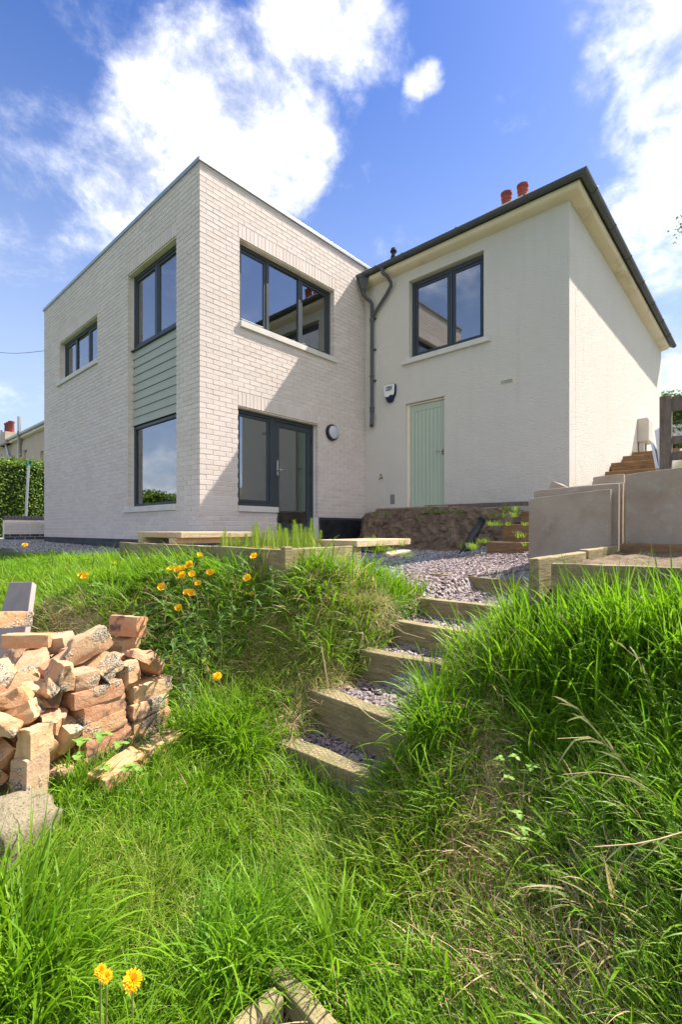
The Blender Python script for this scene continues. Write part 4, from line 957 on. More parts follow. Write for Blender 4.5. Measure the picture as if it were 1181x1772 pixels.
def netting(parent, a, b, w, h, L):
    """hexagonal wire over the top and down the face, in the board's own space"""
    mb = MB(); s = .014; rr_ = random.Random(5)
    dx = s*1.5; dy = s*math.sqrt(3); edges = []
    def pt(x, y):
        x += .0015*math.sin(y*90); return Vector((x, y-h*.85, 0))
    n = int(L/dx); m_ = int((w+h*.85)/dy)
    for i in range(n):
        for j in range(m_):
            cx = i*dx; cy = j*dy+(dy/2 if i % 2 else 0)
            c = [(cx+s*math.cos(math.radians(60*k)), cy+s*math.sin(math.radians(60*k))) for k in range(3)]
            edges += [(c[0], c[1]), (c[1], c[2]), (c[0], (cx+s*math.cos(math.radians(-60)), cy+s*math.sin(math.radians(-60))))]
    tot = w+h*.85
    def fold(x, t):   # t from 0 (bottom of face) to tot (back of top)
        f = h*.85
        return Vector((x, -.004, -f+t)) if t < f else Vector((x, t-f, .004))
    r = .0007
    for (x0, y0), (x1, y1) in edges:
        if not (0 < x0 < L and 0 < x1 < L and 0 < y0 < tot and 0 < y1 < tot): continue
        p, q = fold(x0, y0), fold(x1, y1); d = (q-p)
        if d.length < 1e-5: continue
        d.normalize(); a_ = d.orthogonal().normalized()*r; b_ = d.cross(a_)
        k = len(mb.v)
        for e in (p, q):
            for t in (0, 2.1, 4.2): mb.v.append(tuple(e+a_*math.cos(t)+b_*math.sin(t)))
        for t in range(3): mb.f.append((k+t, k+(t+1) % 3, k+3+(t+1) % 3, k+3+t))
    me = bpy.data.meshes.new('wire_netting'); me.from_pydata(mb.v, [], mb.f); me.materials.append(M['wire'])
    o = bpy.data.objects.new('wire_netting', me); COL.objects.link(o); o.parent = parent; tag(o, kind='stuff')
for i, (a, b, z, w_, h_, lab) in enumerate(STEP_GEO):
    # timber() runs a->b with 'back' on the uphill side
    o = timber('step_timber', (*a, z), (*b, z), w_, h_, M['sleeper'], lab, 'step', 'timber steps up the grass bank')
    if i < 3: netting(o, a, b, w_, h_, (Vector(b)-Vector(a)).length)
# left raised bed
bed = [((2.10, 5.02), (2.10, 4.52), 'mossy bed board at the far left end of the horsetail bed'),
       ((2.09, 4.50), (2.09, 3.30), 'long mossy bed board second from the left of the horsetail bed'),
       ((2.08, 3.28), (2.04, 2.38), 'mossy bed board third from the left, behind the yellow flowers'),
       ((2.06, 2.34), (2.92, 2.42), 'end board of the horsetail bed running back towards the low platform')]
for k, (a, b, lab) in enumerate(bed):
    timber('bed_board', (*a, -.125), (*b, -.135 if k < 3 else -.12), .05, .30, M['sleeper'], lab, 'board', 'boards round the horsetail bed', w_side=1)
q = MB(); q.quadbox((2.03, 2.33, -.5), (2.10, 2.375, -.11)); tag(q.build('corner_post', M['sleeper'], None, bevel=.006), 'short frayed corner post of the horsetail bed', 'post')
q = MB()
NB_ = 26
for i in range(NB_+1):
    for j in range(NB_+1):
        u_, v_ = 2.13+1.25*i/NB_, 2.45+2.55*j/NB_; q.v.append((u_, v_, -.19+.02*mnoise.fractal(Vector((u_*5, v_*5, 0)), .8, 2, 4)))
for i in range(NB_):
    for j in range(NB_): a_ = i*(NB_+1)+j; q.f.append((a_, a_+NB_+1, a_+NB_+2, a_+1))
tag(q.build('bed_soil', M['earth'], None, smooth=True), 'dark soil filling the horsetail bed', kind='stuff')
# platforms of pale boards
def platform(name, c, dim, rz, z, label, bear=True):
    root = empty(name, (c[0], c[1], z-dim[2]), label, 'platform')
    R = Euler((0, 0, rz)).to_matrix()
    n = max(1, int(dim[1]/.42)); w = dim[1]/n
    for k in range(n):
        cc = Vector((c[0], c[1], z-dim[2]/2))+R @ Vector((0, -dim[1]/2+w*(k+.5), 0))
        q = MB(); q.obox(cc, (dim[0], w-.004, dim[2]), R); q.build('board', M['deck'], root, bevel=.005)
    if bear:
        for k in (-1, 1):
            cc = Vector((c[0]+.02, c[1], z-dim[2]-.032))+R @ Vector((0, k*dim[1]*.36, 0)); q = MB(); q.obox(cc, (dim[0]+.10, .11, .06), R); q.build('bearer', M['deck'], root, bevel=.004)
    return root
platform('timber_platform', (3.05, 5.0), (1.08, 1.0, .062), 0, -.022, 'pale boarded platform on bearers near the corner of the brick extension')
platform('timber_platform', (3.27, 2.66), (.93, .42, .055), math.radians(7), -.082, 'small pale wooden platform at the top of the bank in front of the black sheet', False)
# broken plank in the gravel and black pipe
a_ = at(676, 962, 5.2); b_ = at(712, 948, 5.6)
timber('broken_plank', (a_.x, a_.y, a_.z+.02), (b_.x, b_.y, b_.z), .09, .03, M['deck'], 'broken pale plank lying at the edge of the slate chippings', 'plank', roll=.2)
p0 = at(806, 953, 6.6); p1 = at(834, 900, 6.95); pr = empty('drain_pipe', p0, 'scuffed black pipe leaning out of the ground by the earth bank', 'pipe')
q = MB(); d_ = (p1-p0).normalized(); q.tube([p0-d_*.12, p0+(p1-p0)*.5, p1], .062, 20, cap=False); o = q.build('pipe', M['carcass'], pr, smooth=True); s_ = o.modifiers.new('t', 'SOLIDIFY'); s_.thickness = .006
q = MB(); q.lathe(p1-d_*.02, [(.066, 0), (.066, .03), (.05, .032)], 20, d_); q.build('collar', M['black'], pr, smooth=True)

# ------------------------------------------------------------------ right raised bed, paving slabs, stairs, fence
rb = [((2.50, .95), (4.02, .90), -.150, -.112, 'bed board running back beside the slate chippings, left side of the right-hand bed'),
      ((2.56, .84), (2.72, -.55), -.165, -.165, 'front board of the right-hand bed behind the tall grass'),
      ((4.04, .88), (4.02, -.55), -.100, -.100, 'back board of the right-hand bed below the leaning slabs')]
timber('bed_board', (2.50, .885, -.150), (3.30, .865, -.128), .055, .34, M['sleeper'], rb[0][4], 'board', 'boards round the right-hand bed', w_side=1)
timber('bed_board', (3.32, .863, -.127), (4.02, .84, -.112), .055, .28, M['sleeper'], 'second side board of the right-hand bed, ending at the leaning slabs', 'board', 'boards round the right-hand bed')
timber('bed_board', (2.555, .84, -.172), (2.74, -.60, -.165), .05, .30, M['sleeper'], rb[1][4], 'board', 'boards round the right-hand bed')
timber('bed_board', (4.02, .83, -.098), (4.04, -.75, -.096), .05, .25, M['brown_wood'], rb[2][4], 'board', 'boards round the right-hand bed')
q = MB()
for i in range(31):
    for j in range(27):
        u_, v_ = 2.60+1.42*i/30, -.6+1.45*j/26; q.v.append((u_, v_, -.22+.05*(i/30)+.03*mnoise.fractal(Vector((u_*7, v_*7, 3)), .8, 2, 4)))
for i in range(30):
    for j in range(26): a_ = i*27+j; q.f.append((a_, a_+27, a_+28, a_+1))
tag(q.build('bed_soil', M['earth'], None, smooth=True), 'dark crumbly soil in the right-hand bed', kind='stuff')
def slab(u, v0, v1, z0, z1l, z1r, lean, label, thick=.055, yaw=0):
    """upright paving slab facing the viewer; v1 is its left edge, v0 its right edge"""
    q = MB(); n = 9; m_ = 7; ch = .004
    W_ = v1-v0
    for side in (0, 1):
        for i in range(n+1):
            for j in range(m_+1):
                s, t = i/n, j/m_; top = z1l+(z1r-z1l)*s; z = z0+(top-z0)*t; vv = v1-W_*s
                if j == m_ and i in (0, n): z -= ch
                uu = u+side*thick+lean*(z-z0)+yaw*s
                q.v.append((uu+.001*mnoise.noise(Vector((vv*6, z*6, side))), vv, z))
    k = (n+1)*(m_+1)
    for i in range(n):
        for j in range(m_):
            a = i*(m_+1)+j; q.f.append((a, a+1, a+m_+2, a+m_+1)); q.f.append((k+a, k+a+m_+1, k+a+m_+2, k+a+1))
    for i in range(n):
        for a in (i*(m_+1), i*(m_+1)+m_): b = a+m_+1; q.f.append((a, b, k+b, k+a))
    for j in range(m_):
        for base in (0, n*(m_+1)): a = base+j; q.f.append((a, a+1, k+a+1, k+a))
    o = q.build('paving_slab', M['slab'], None, bevel=.004); tag(o, label, 'paving slab', 'concrete slabs stood on edge by the stairs'); return o
slab(4.07, .905, 1.525, -.26, .268, .318, .03, 'front grey paving slab leaning upright at the left end, beside the timber steps')
slab(4.17, .87, 1.52, -.20, .345, .365, .03, 'brown-edged paving slab directly behind the front left slab')
slab(4.26, .86, 1.38, -.20, .36, .375, .035, 'third paving slab back in the left stack, stained brown')
slab(4.35, .84, 1.30, -.18, .375, .385, .035, 'fourth paving slab back in the left stack, narrower than the others')
slab(4.60, .92, 1.16, -.1, .47, .48, .03, 'small paving slab standing behind the left stack under the stairs')
slab(4.18, .22, .825, -.16, .43, .468, .02, 'large grey paving slab with a brown stain band at the right edge')
slab(4.24, -.42, .16, -.14, .44, .45, .02, 'paving slab right of the large stained one, beyond the edge of the view')
# broken lump on top of the stack
q = MB(); c0 = at(972, 839, 4.9); q.poly([c0+Vector((0, .12, -.05)), c0+Vector((0, -.10, -.04)), c0+Vector((.05, .04, .055))]); 
q = MB()
for p in ((0, .14, -.06), (0, -.10, -.05), (.10, .02, -.05), (.02, .10, .05), (.05, .0, .01)): q.v.append(tuple(c0+Vector(p)))
q.f += [(0, 1, 2), (0, 3, 1), (1, 3, 4), (1, 4, 2), (0, 2, 3), (2, 4, 3)]
tag(q.build('broken_slab', M['slab'], None, bevel=.004), 'jagged brown piece of slab poking up behind the left stack', 'paving slab')
# lower stair timbers next to the earth bank
low = [(5.70, 2.66, 1.45, -.150), (6.10, 2.63, 1.45, .075), (6.66, 2.60, 1.45, .262)]
for k, (u_, va, vb, z) in enumerate(low):
    nx_ = low[k+1][0] if k < 2 else 7.25
    q = MB(); q.quadbox((u_+.09, vb, z-.5), (nx_+.02, va-.02, z-.035)); tag(q.build('tread', M['earth'], None), 'earth tread behind the '+('bottom', 'middle', 'top')[k]+' timber beside the cut bank', 'tread')
nm = ['bottom', 'middle', 'top']
for k, (u_, va, vb, z) in enumerate(low):
    timber('stair_timber', (u_, va, z), (u_, vb, z), .09, .26, M['brown_wood'], nm[k]+' timber of the short flight beside the cut earth bank', 'step', 'stair timbers climbing beside the cream house')
up_ = [(7.25, .44), (7.95, .60), (8.6, .80), (9.42, 1.035), (9.85, 1.235), (10.8, 1.47), (11.7, 1.66)]
on = ['first', 'second', 'third', 'fourth', 'fifth', 'sixth', 'highest']
for k, (u_, z) in enumerate(up_):
    timber('stair_timber', (u_, 2.17, z), (u_, 1.34, z), .10, .22, M['brown_wood'], on[k]+' timber of the stair climbing along the sunlit side wall', 'step', 'stair timbers climbing beside the cream house')
    # earth tread behind the timber
    nx_ = up_[k+1][0] if k+1 < len(up_) else 12.6
    q = MB(); q.quadbox((u_+.10, 1.3, z-.5), (nx_+.02, 2.2, z-.03)); tag(q.build('tread', M['earth'], None), 'trodden earth tread behind the '+on[k]+' stair timber', 'tread')
# fence
fe = empty('slatted_fence', (6.6, .3, .6), 'weathered brown slatted timber fence at the right edge', 'fence')
q = MB(); q.quadbox((6.55, .83, .5), (6.65, .945, 1.545)); q.build('post', M['grey_wood'], fe, bevel=.006)
q = MB(); q.quadbox((6.55, -1.05, .5), (6.65, -.94, 1.60)); q.build('post', M['grey_wood'], fe, bevel=.006)
for z0, z1, t in ((1.36, 1.53, 0), (.98, 1.075, .003), (.80, .90, .001)):
    q = MB(); q.quadbox((6.575-t, -.935, z0), (6.615, .826, z1)); q.build('rail', M['grey_wood'], fe, bevel=.004)
for k in range(11):
    v_ = .685-k*.165; q = MB(); q.quadbox((6.618, v_-.095, .62), (6.64, v_, 1.50)); q.build('slat', M['grey_wood'], fe, bevel=.003)
q = MB(); q.quadbox((6.70, .0, .60), (6.74, .66, .88)); tag(q.build('green_crate', simple('pale_green_plastic', (.30, .48, .34), (.26, .42, .30), 3, .5), None, bevel=.01), 'pale green plastic box seen through the bottom of the fence', 'box')
# white boards leaning by the post
for k in range(4):
    a_ = at(1143+k*5.5, 815, 5.75); b_ = at(1136.5+k*4.6, (782, 755, 752, 738)[k], 5.95); d_ = (b_-a_); L = d_.length; d_.normalize()
    y_ = Vector((1, 0, 0)); y_ = (y_-d_*y_.dot(d_)).normalized(); x_ = y_.cross(d_)
    q = MB(); q.obox((a_+b_)/2-d_*.05, (.030, .32, L+.1), Matrix((x_, y_, d_)).transposed()); tag(q.build('white_board', M['white'], None, bevel=.002), ['shortest', 'second', 'third', 'tallest'][k]+' of the four thin white boards leaning beside the fence post, counted from the left', 'board', 'white boards leaning by the fence')
# hedge and parked car beyond the fence
hedge('roadside_hedge', 22.3, 23.6, -1, 9.5, 2.5, lambda x, y: 5.35, 9000, .14, 'dark hedge at the roadside behind the slatted fence', 9)
def car(loc, rz):
    root = empty('parked_car', loc, 'white parked car glimpsed between the fence slats', 'car', rz=rz)
    prof = [(-2.05, .35), (-2.1, .75), (-1.95, .95), (-1.25, 1.02), (-.55, 1.42), (.95, 1.45), (1.65, 1.05), (2.0, .95), (2.1, .6), (2.05, .32)]
    q = MB(); n = len(prof)
    for s in (-1, 1):
        for x, z in prof: q.v.append((x, s*(.86-.16*max(0, (z-1.0)/.45)), z))
    q.f.append(tuple(range(n))); q.f.append(tuple(range(n, 2*n)))
    for i in range(n): q.f.append((i, (i+1) % n, n+(i+1) % n, n+i))
    q.build('body', M['car'], root, bevel=.06, local=False)
    for s in (-1, 1):
        for x0, x1 in ((-1.0, -.05), (.03, 1.15)):
            g = MB(); y = s*.80
            for d in (0, .03*s):
                for x, z in ((x0, 1.02), (x1, 1.02), (x1-(.25 if x0 > 0 else 0), 1.36), (x0+(.32 if x0 < -.5 else 0), 1.36)): g.v.append((x, s*(.868-.16*max(0, (z-1.0)/.45))+d*.4, z))
            g.f += [(0, 1, 2, 3), (4, 5, 6, 7), (0, 1, 5, 4), (1, 2, 6, 5), (2, 3, 7, 6), (3, 0, 4, 7)]; g.build('side_window', M['frame'], root, local=False)
        for x in (-1.3, 1.3):
            g = MB(); g.lathe((x, s*.70, .31), [(.31, 0), (.31, .2*s), (.2, .205*s)], 20, (0, 1, 0)); w = g.build('wheel', M['tyre'], root, smooth=True, local=False)
            g = MB(); g.lathe((x, s*.91, .31), [(.19, 0), (.17, .012*s), (.05, .015*s)], 16, (0, 1, 0)); g.build('rim', M['galv'], w, local=False)
    return root
c_ = at(1168, 785, 19.2); car((c_.x, c_.y, h1(c_.x, c_.y)), math.radians(80))

# ------------------------------------------------------------------ small corner bed at the very bottom, slab at the left, stones
timber('bed_board', (.905, 1.055, -1.25), (.86, .30, -1.25), .05, .16, M['sleeper'], 'short bed timber at the bottom of the view running towards the right', 'board', 'corner timbers in the lawn', w_side=-1)
timber('bed_board', (.84, 1.01, -1.248), (.30, 1.04, -1.248), .05, .16, M['sleeper'], 'short bed timber at the bottom of the view running towards the left', 'board', 'corner timbers in the lawn', w_side=1)
q = MB(); c0 = Vector((.93, 3.42, 0)); zb = h1(.8, 3.5)
pa, pb, pc, pd = at(-30, 1108, 2.95), at(36, 1092, 2.86), at(56, 1006, 3.22), at(16, 1007, 3.36)
nrm = (pb-pa).cross(pd-pa).normalized()*.04
q.v = [tuple(p) for p in (pa-Vector((0, 0, .2)), pb-Vector((0, 0, .2)), pc, pd)] + [tuple(p-nrm) for p in (pa-Vector((0, 0, .2)), pb-Vector((0, 0, .2)), pc, pd)]
q.f = [(0, 1, 2, 3), (4, 7, 6, 5), (0, 4, 5, 1), (1, 5, 6, 2), (2, 6, 7, 3), (3, 7, 4, 0)]
M['purple'] = simple('purple_brown_sandstone', (.33, .27, .25), (.22, .19, .20), 4, .85, .5, 50)
tag(q.build('stone_slab', M['purple'], None, bevel=.006), 'purple-brown stone slab leaning on the bank behind the brick heap', 'slab')
def stone(name, c, dim, rot, m_, label, cat='stone', group=None, seed=0):
    bm = bmesh.new(); bmesh.ops.create_icosphere(bm, subdivisions=4, radius=.5)
    for v in bm.verts:
        p = v.co.copy(); p = Vector([math.copysign(min(abs(x)*1.35, .5), x) for x in p]); p += p.normalized()*(mnoise.fractal(p*3+Vector((seed, 0, 0)), .8, 2, 4)*.10); v.co = Vector((p.x*dim[0], p.y*dim[1], p.z*dim[2]))
    me = bpy.data.meshes.new(name); bm.to_mesh(me); bm.free(); me.materials.append(m_)
    for p in me.polygons: p.use_smooth = True
    o = bpy.data.objects.new(name, me); COL.objects.link(o); o.location = c; o.rotation_euler = rot; return tag(o, label, cat, group)
def mk_lime():
    t = NT('pitted_cream_stone'); v = t.pos(); c = t.mix(t.noise(v, 16, 7, .75), (.20, .165, .10), (.42, .36, .25)); pk = t.noise(v, 90, 4, .85)
    c = t.mix(t.ramp(pk, [(.36, (1, 1, 1)), (.50, (0, 0, 0))]), c, (.10, .085, .05)); t.col(c); t.rough(.95); t.bump(t.math('ADD', pk, t.noise(v, 30, 6, .7)), 1, .012); return t.m
M['limey'] = mk_lime()
c0 = at(20, 1418, 1.62); stone('pale_stone', (c0.x, c0.y, c0.z-.06), (.27, .21, .2), (.1, .1, .7), M['limey'], 'rounded cream pitted stone in the grass at the bottom left of the brick heap', seed=4)
c0 = at(735, 1395, 2.25)
# ------------------------------------------------------------------ heap of reclaimed bricks
BRICKS = json.loads('''[["s",0.231,0.112,0.073,0.843,2.267,-1.024,0.991,0.0,0.0,0.131],["s",0.228,0.112,0.073,0.875,2.277,-0.951,0.991,0.0,0.0,0.132],["s",0.21,0.105,0.073,0.855,2.265,-0.878,0.994,0.0,-0.0,0.11],["s",0.214,0.109,0.073,0.855,2.271,-0.805,0.99,-0.0,-0.0,0.144],["s",0.237,0.112,0.073,0.83,2.26,-0.732,0.994,0.0,-0.0,0.113],["s",0.235,0.11,0.073,1.086,2.335,-1.024,0.99,0.0,0.0,0.141],["s",0.214,0.104,0.073,1.112,2.341,-0.951,0.993,0.0,0.0,0.119],["s",0.218,0.111,0.073,1.094,2.332,-0.878,0.988,0.0,0.0,0.153],["s",0.236,0.103,0.073,1.126,2.349,-0.805,0.994,0.0,0.0,0.107],["s",0.215,0.104,0.073,0.8,2.372,-0.732,0.989,0.0,-0.0,0.151],["s",0.233,0.106,0.073,1.085,2.456,-0.805,0.989,0.0,0.0,0.147],["l",0.127,0.107,0.072,0.666,2.216,-1.024,0.73,-0.001,0.0,-0.684],["l",0.129,0.107,0.072,1.007,2.297,-0.704,0.342,-0.619,0.342,0.619],["l",0.21,0.107,0.072,0.201,2.395,-0.948,0.551,0.528,0.47,-0.443],["l",0.214,0.107,0.072,0.771,2.309,-0.659,0.0,-0.766,0.643,-0.0],["l",0.216,0.107,0.072,0.157,2.493,-1.024,0.0,1.0,-0.024,0.0],["l",0.156,0.107,0.072,0.451,2.465,-1.024,0.0,0.801,-0.599,-0.0],["l",0.226,0.107,0.072,0.54,2.354,-1.024,0.99,-0.0,-0.0,0.143],["l",0.229,0.107,0.072,0.568,2.456,-0.933,0.227,-0.237,0.682,-0.653],["l",0.234,0.107,0.072,-0.125,2.606,-0.943,0.254,-0.66,-0.254,-0.66],["l",0.108,0.107,0.072,0.556,2.094,-0.799,0.68,0.68,0.195,0.195],["l",0.153,0.107,0.072,0.527,2.218,-0.987,0.507,0.185,-0.167,0.825],["l",0.207,0.107,0.072,0.541,2.085,-0.956,0.618,-0.344,-0.618,-0.344],["l",0.214,0.107,0.072,0.814,2.712,-0.725,0.986,0.064,-0.141,-0.056],["l",0.123,0.107,0.072,0.695,2.236,-0.611,0.539,-0.371,-0.521,0.548],["l",0.214,0.107,0.072,0.643,2.332,-0.901,0.128,-0.838,0.473,0.24],["l",0.115,0.107,0.072,0.072,2.397,-0.943,0.571,0.708,-0.236,-0.342],["l",0.119,0.107,0.072,-0.021,2.64,-0.992,0.489,-0.463,0.346,0.654],["l",0.218,0.107,0.072,1.128,2.386,-0.671,0.093,0.905,0.261,-0.323],["l",0.11,0.107,0.072,0.147,2.305,-1.007,0.287,0.286,0.646,0.646],["l",0.146,0.107,0.072,0.991,2.431,-0.695,0.69,-0.155,0.69,0.156],["l",0.228,0.107,0.072,0.347,2.381,-0.961,0.644,-0.659,-0.381,0.076],["l",0.095,0.077,0.053,1.163,2.527,-0.741,0.152,-0.0,0.0,-0.988],["l",0.146,0.107,0.072,-0.184,2.753,-0.897,0.71,0.676,-0.051,0.191],["l",0.087,0.066,0.04,0.415,2.109,-1.016,0.624,-0.332,0.624,0.332],["l",0.126,0.107,0.072,1.063,2.492,-0.705,0.389,0.591,-0.389,0.591],["l",0.136,0.107,0.072,0.142,2.495,-0.935,0.031,-0.03,0.707,-0.706],["l",0.211,0.107,0.072,0.681,2.271,-0.84,0.184,0.53,0.495,0.664],["l",0.145,0.107,0.072,0.622,2.257,-0.685,0.109,-0.106,-0.987,-0.051],["l",0.114,0.107,0.072,0.212,2.301,-0.895,0.661,0.665,0.348,0.008],["l",0.156,0.107,0.072,1.137,2.646,-0.642,0.57,-0.571,0.418,-0.418],["l",0.131,0.107,0.072,-0.279,2.802,-0.995,0.646,-0.287,-0.646,-0.287],["l",0.125,0.107,0.072,0.005,2.475,-0.854,0.209,0.364,0.545,0.726],["l",0.109,0.107,0.072,0.327,2.219,-1.024,0.0,0.672,0.74,0.0],["l",0.206,0.107,0.072,0.001,2.565,-0.918,0.095,-0.761,0.626,0.14],["l",0.15,0.107,0.072,0.476,2.183,-0.864,0.838,0.13,0.439,0.296],["l",0.137,0.107,0.072,0.272,2.214,-0.92,0.681,0.192,0.68,-0.192],["l",0.205,0.107,0.072,0.58,2.249,-0.859,0.015,-0.555,-0.721,-0.414],["l",0.155,0.107,0.072,0.142,2.393,-0.797,0.689,-0.702,-0.171,0.054],["l",0.155,0.107,0.072,0.209,3.22,-0.98,0.636,0.263,-0.683,0.245],["l",0.235,0.107,0.072,0.512,3.013,-0.832,0.358,-0.424,0.792,-0.252],["l",0.207,0.107,0.072,0.401,2.211,-0.902,0.29,-0.555,-0.713,0.314],["l",0.231,0.107,0.072,0.622,2.855,-0.783,0.761,-0.41,-0.22,-0.452],["l",0.093,0.065,0.056,0.46,2.081,-0.711,0.281,0.091,-0.139,0.945],["l",0.091,0.051,0.062,0.656,2.214,-0.773,0.185,-0.095,-0.863,0.46],["l",0.223,0.107,0.072,0.392,2.581,-0.832,0.156,0.109,0.384,-0.903],["l",0.11,0.107,0.072,0.538,2.15,-0.716,0.021,-0.441,0.865,-0.239],["l",0.23,0.107,0.072,0.233,3.04,-0.866,0.313,-0.871,0.232,0.298],["l",0.153,0.107,0.072,0.25,2.269,-0.778,0.691,-0.463,0.346,-0.435],["l",0.131,0.107,0.072,-0.145,2.735,-1.007,0.509,-0.51,-0.49,0.49],["l",0.22,0.107,0.072,0.887,2.331,-0.633,0.262,-0.72,0.604,-0.22],["l",0.225,0.107,0.072,0.572,2.513,-0.717,0.492,-0.853,-0.087,-0.154],["l",0.229,0.107,0.072,0.309,3.333,-0.934,0.642,0.675,0.21,0.297],["l",0.231,0.107,0.072,-0.043,2.89,-0.877,0.236,-0.204,-0.824,0.473],["l",0.145,0.107,0.072,-0.056,2.738,-0.899,0.445,0.456,0.54,0.55],["l",0.077,0.066,0.047,0.624,2.159,-0.649,0.162,-0.71,-0.499,0.47],["l",0.214,0.107,0.072,1.139,2.614,-0.527,0.445,-0.393,-0.515,0.618],["l",0.215,0.107,0.072,0.648,3.359,-0.873,0.593,0.591,-0.509,-0.201],["l",0.159,0.107,0.072,0.074,2.715,-0.874,0.013,0.914,-0.405,0.019],["l",0.234,0.107,0.072,0.71,2.726,-0.679,0.858,-0.023,-0.154,0.49],["l",0.136,0.107,0.072,-0.18,2.873,-0.913,0.693,-0.598,-0.389,0.105],["l",0.21,0.107,0.072,0.368,3.266,-0.883,0.66,0.254,-0.66,0.254],["l",0.085,0.08,0.049,-0.229,2.761,-1.02,0.238,-0.238,0.666,-0.666],["l",0.218,0.107,0.072,0.778,3.33,-0.862,0.243,-0.417,-0.836,0.263],["l",0.084,0.085,0.052,0.855,3.342,-0.826,0.22,0.373,0.199,-0.879],["l",0.21,0.107,0.072,0.344,2.539,-0.776,0.133,0.016,-0.399,0.907],["l",0.217,0.107,0.072,0.435,3.128,-0.825,0.452,0.173,-0.821,-0.304],["l",0.216,0.107,0.072,0.924,3.278,-0.774,0.481,0.764,-0.11,0.417],["l",0.225,0.107,0.072,0.408,2.655,-0.761,0.324,0.346,0.841,-0.262],["l",0.109,0.107,0.072,0.094,2.398,-0.714,0.026,0.929,0.362,0.079],["l",0.219,0.107,0.072,0.984,2.678,-0.686,0.315,-0.606,0.099,-0.724],["l",0.116,0.107,0.072,0.855,2.996,-0.746,0.16,-0.149,0.461,-0.86],["l",0.215,0.107,0.072,0.839,3.431,-0.753,0.22,0.373,0.199,-0.879],["l",0.228,0.107,0.072,0.835,3.079,-0.787,0.223,-0.95,-0.084,0.199],["l",0.218,0.107,0.072,0.827,2.351,-0.539,0.686,0.705,-0.049,0.17],["l",0.089,0.084,0.052,0.693,3.46,-0.875,0.373,-0.219,0.879,0.199],["l",0.121,0.107,0.072,0.482,2.38,-0.701,0.375,0.377,-0.843,0.084],["l",0.108,0.056,0.06,0.227,2.813,-0.896,0.116,0.922,-0.268,-0.254],["l",0.098,0.062,0.058,0.596,2.353,-0.714,0.682,0.498,0.231,-0.483],["l",0.209,0.107,0.072,0.322,2.914,-0.829,0.093,-0.216,0.636,-0.735],["l",0.22,0.107,0.072,0.791,2.464,-0.635,0.734,-0.647,-0.197,-0.055],["l",0.21,0.107,0.072,1.054,2.823,-0.701,0.763,0.356,-0.499,-0.205],["l",0.102,0.107,0.072,0.401,2.873,-0.823,0.609,-0.74,-0.011,0.285],["l",0.114,0.107,0.072,0.588,3.511,-0.867,0.395,0.008,0.75,-0.531],["l",0.135,0.107,0.072,0.109,2.51,-0.845,0.356,-0.0,-0.0,0.935],["l",0.226,0.107,0.072,0.237,2.98,-0.819,0.186,-0.124,0.414,-0.882],["l",0.213,0.107,0.072,0.095,2.776,-0.804,0.263,0.006,-0.022,-0.965],["l",0.232,0.107,0.072,0.505,2.908,-0.748,0.077,0.64,-0.689,-0.333],["l",0.229,0.107,0.072,0.324,2.275,-0.764,0.732,-0.424,0.392,-0.361],["l",0.227,0.107,0.072,0.926,2.867,-0.699,0.159,-0.823,0.377,-0.395],["l",0.225,0.107,0.072,0.872,3.091,-0.691,0.026,-0.265,0.833,-0.484],["l",0.111,0.107,0.072,0.361,2.169,-0.689,0.268,-0.039,-0.126,0.954],["l",0.148,0.107,0.072,0.549,2.794,-0.715,0.38,-0.5,0.732,-0.264],["l",0.071,0.072,0.053,0.629,2.16,-0.798,0.582,-0.281,0.571,0.506],["l",0.233,0.107,0.072,0.458,2.319,-0.773,0.129,0.398,0.834,0.361],["l",0.111,0.107,0.072,0.3,2.794,-0.831,0.23,0.009,0.105,-0.967],["l",0.124,0.107,0.072,0.612,2.429,-0.699,0.28,0.088,-0.542,0.787],["l",0.215,0.107,0.072,0.371,2.927,-0.715,0.511,-0.175,0.063,0.839],["l",0.115,0.107,0.072,0.503,2.172,-0.655,0.946,-0.17,-0.17,-0.218],["l",0.062,0.083,0.054,0.413,2.126,-0.782,0.437,0.675,0.058,0.591],["l",0.223,0.107,0.072,0.511,2.586,-0.653,0.177,0.265,-0.848,-0.424],["l",0.22,0.107,0.072,0.493,3.473,-0.902,0.443,0.315,-0.824,0.16]]''')
def rubble_mesh(seed, kind):
    r = random.Random(seed); bm = bmesh.new(); bmesh.ops.create_cube(bm, size=1); bmesh.ops.subdivide_edges(bm, edges=bm.edges, cuts=5, use_grid_fill=True)
    if kind == 'frag':
        for k in range(3):
            n_ = Vector((r.gauss(0, 1), r.gauss(0, 1), r.gauss(0, 1))).normalized(); d = r.uniform(.38, .5)
            for v in bm.verts:
                e = v.co.dot(n_)-d
                if e > 0: v.co -= n_*e
    for v in bm.verts:
        p = v.co; q = Vector((seed*3.1, seed*1.7, 0)); edge = sum(1 for x in p if abs(x) > .45)
        n_ = mnoise.fractal(Vector((p.x*2.6, p.y*2.2, p.z*2))*1.4+q, .8, 2, 5)
        m_ = mnoise.noise(Vector((p.x*2.2, p.y*2, p.z*2))+q*2)
        s = .040 if kind != 'frag' else .085
        v.co = p + p.normalized()*(n_*s - (max(0, m_)*(.085 if edge >= 2 else .0)) - (.018 if edge >= 2 else 0) - (.03 if edge == 3 else 0))
    me = bpy.data.meshes.new('brick'); bm.to_mesh(me); bm.free(); me.materials.append(M['rubble'])
    for p in me.polygons: p.use_smooth = True
    me.set_sharp_from_angle(angle=math.radians(32)); return me
whole = [rubble_mesh(i, 'whole') for i in range(10)]; frag = [rubble_mesh(50+i, 'frag') for i in range(7)]
info = []
for k, (kind, a, b, c, x, y, z, qw, qx, qy, qz) in enumerate(BRICKS):
    X, d = x*SN-y*CN, x*CN+y*SN; info.append((k, 590.5+819*X/d, 917-819*z/d))
bands = {}
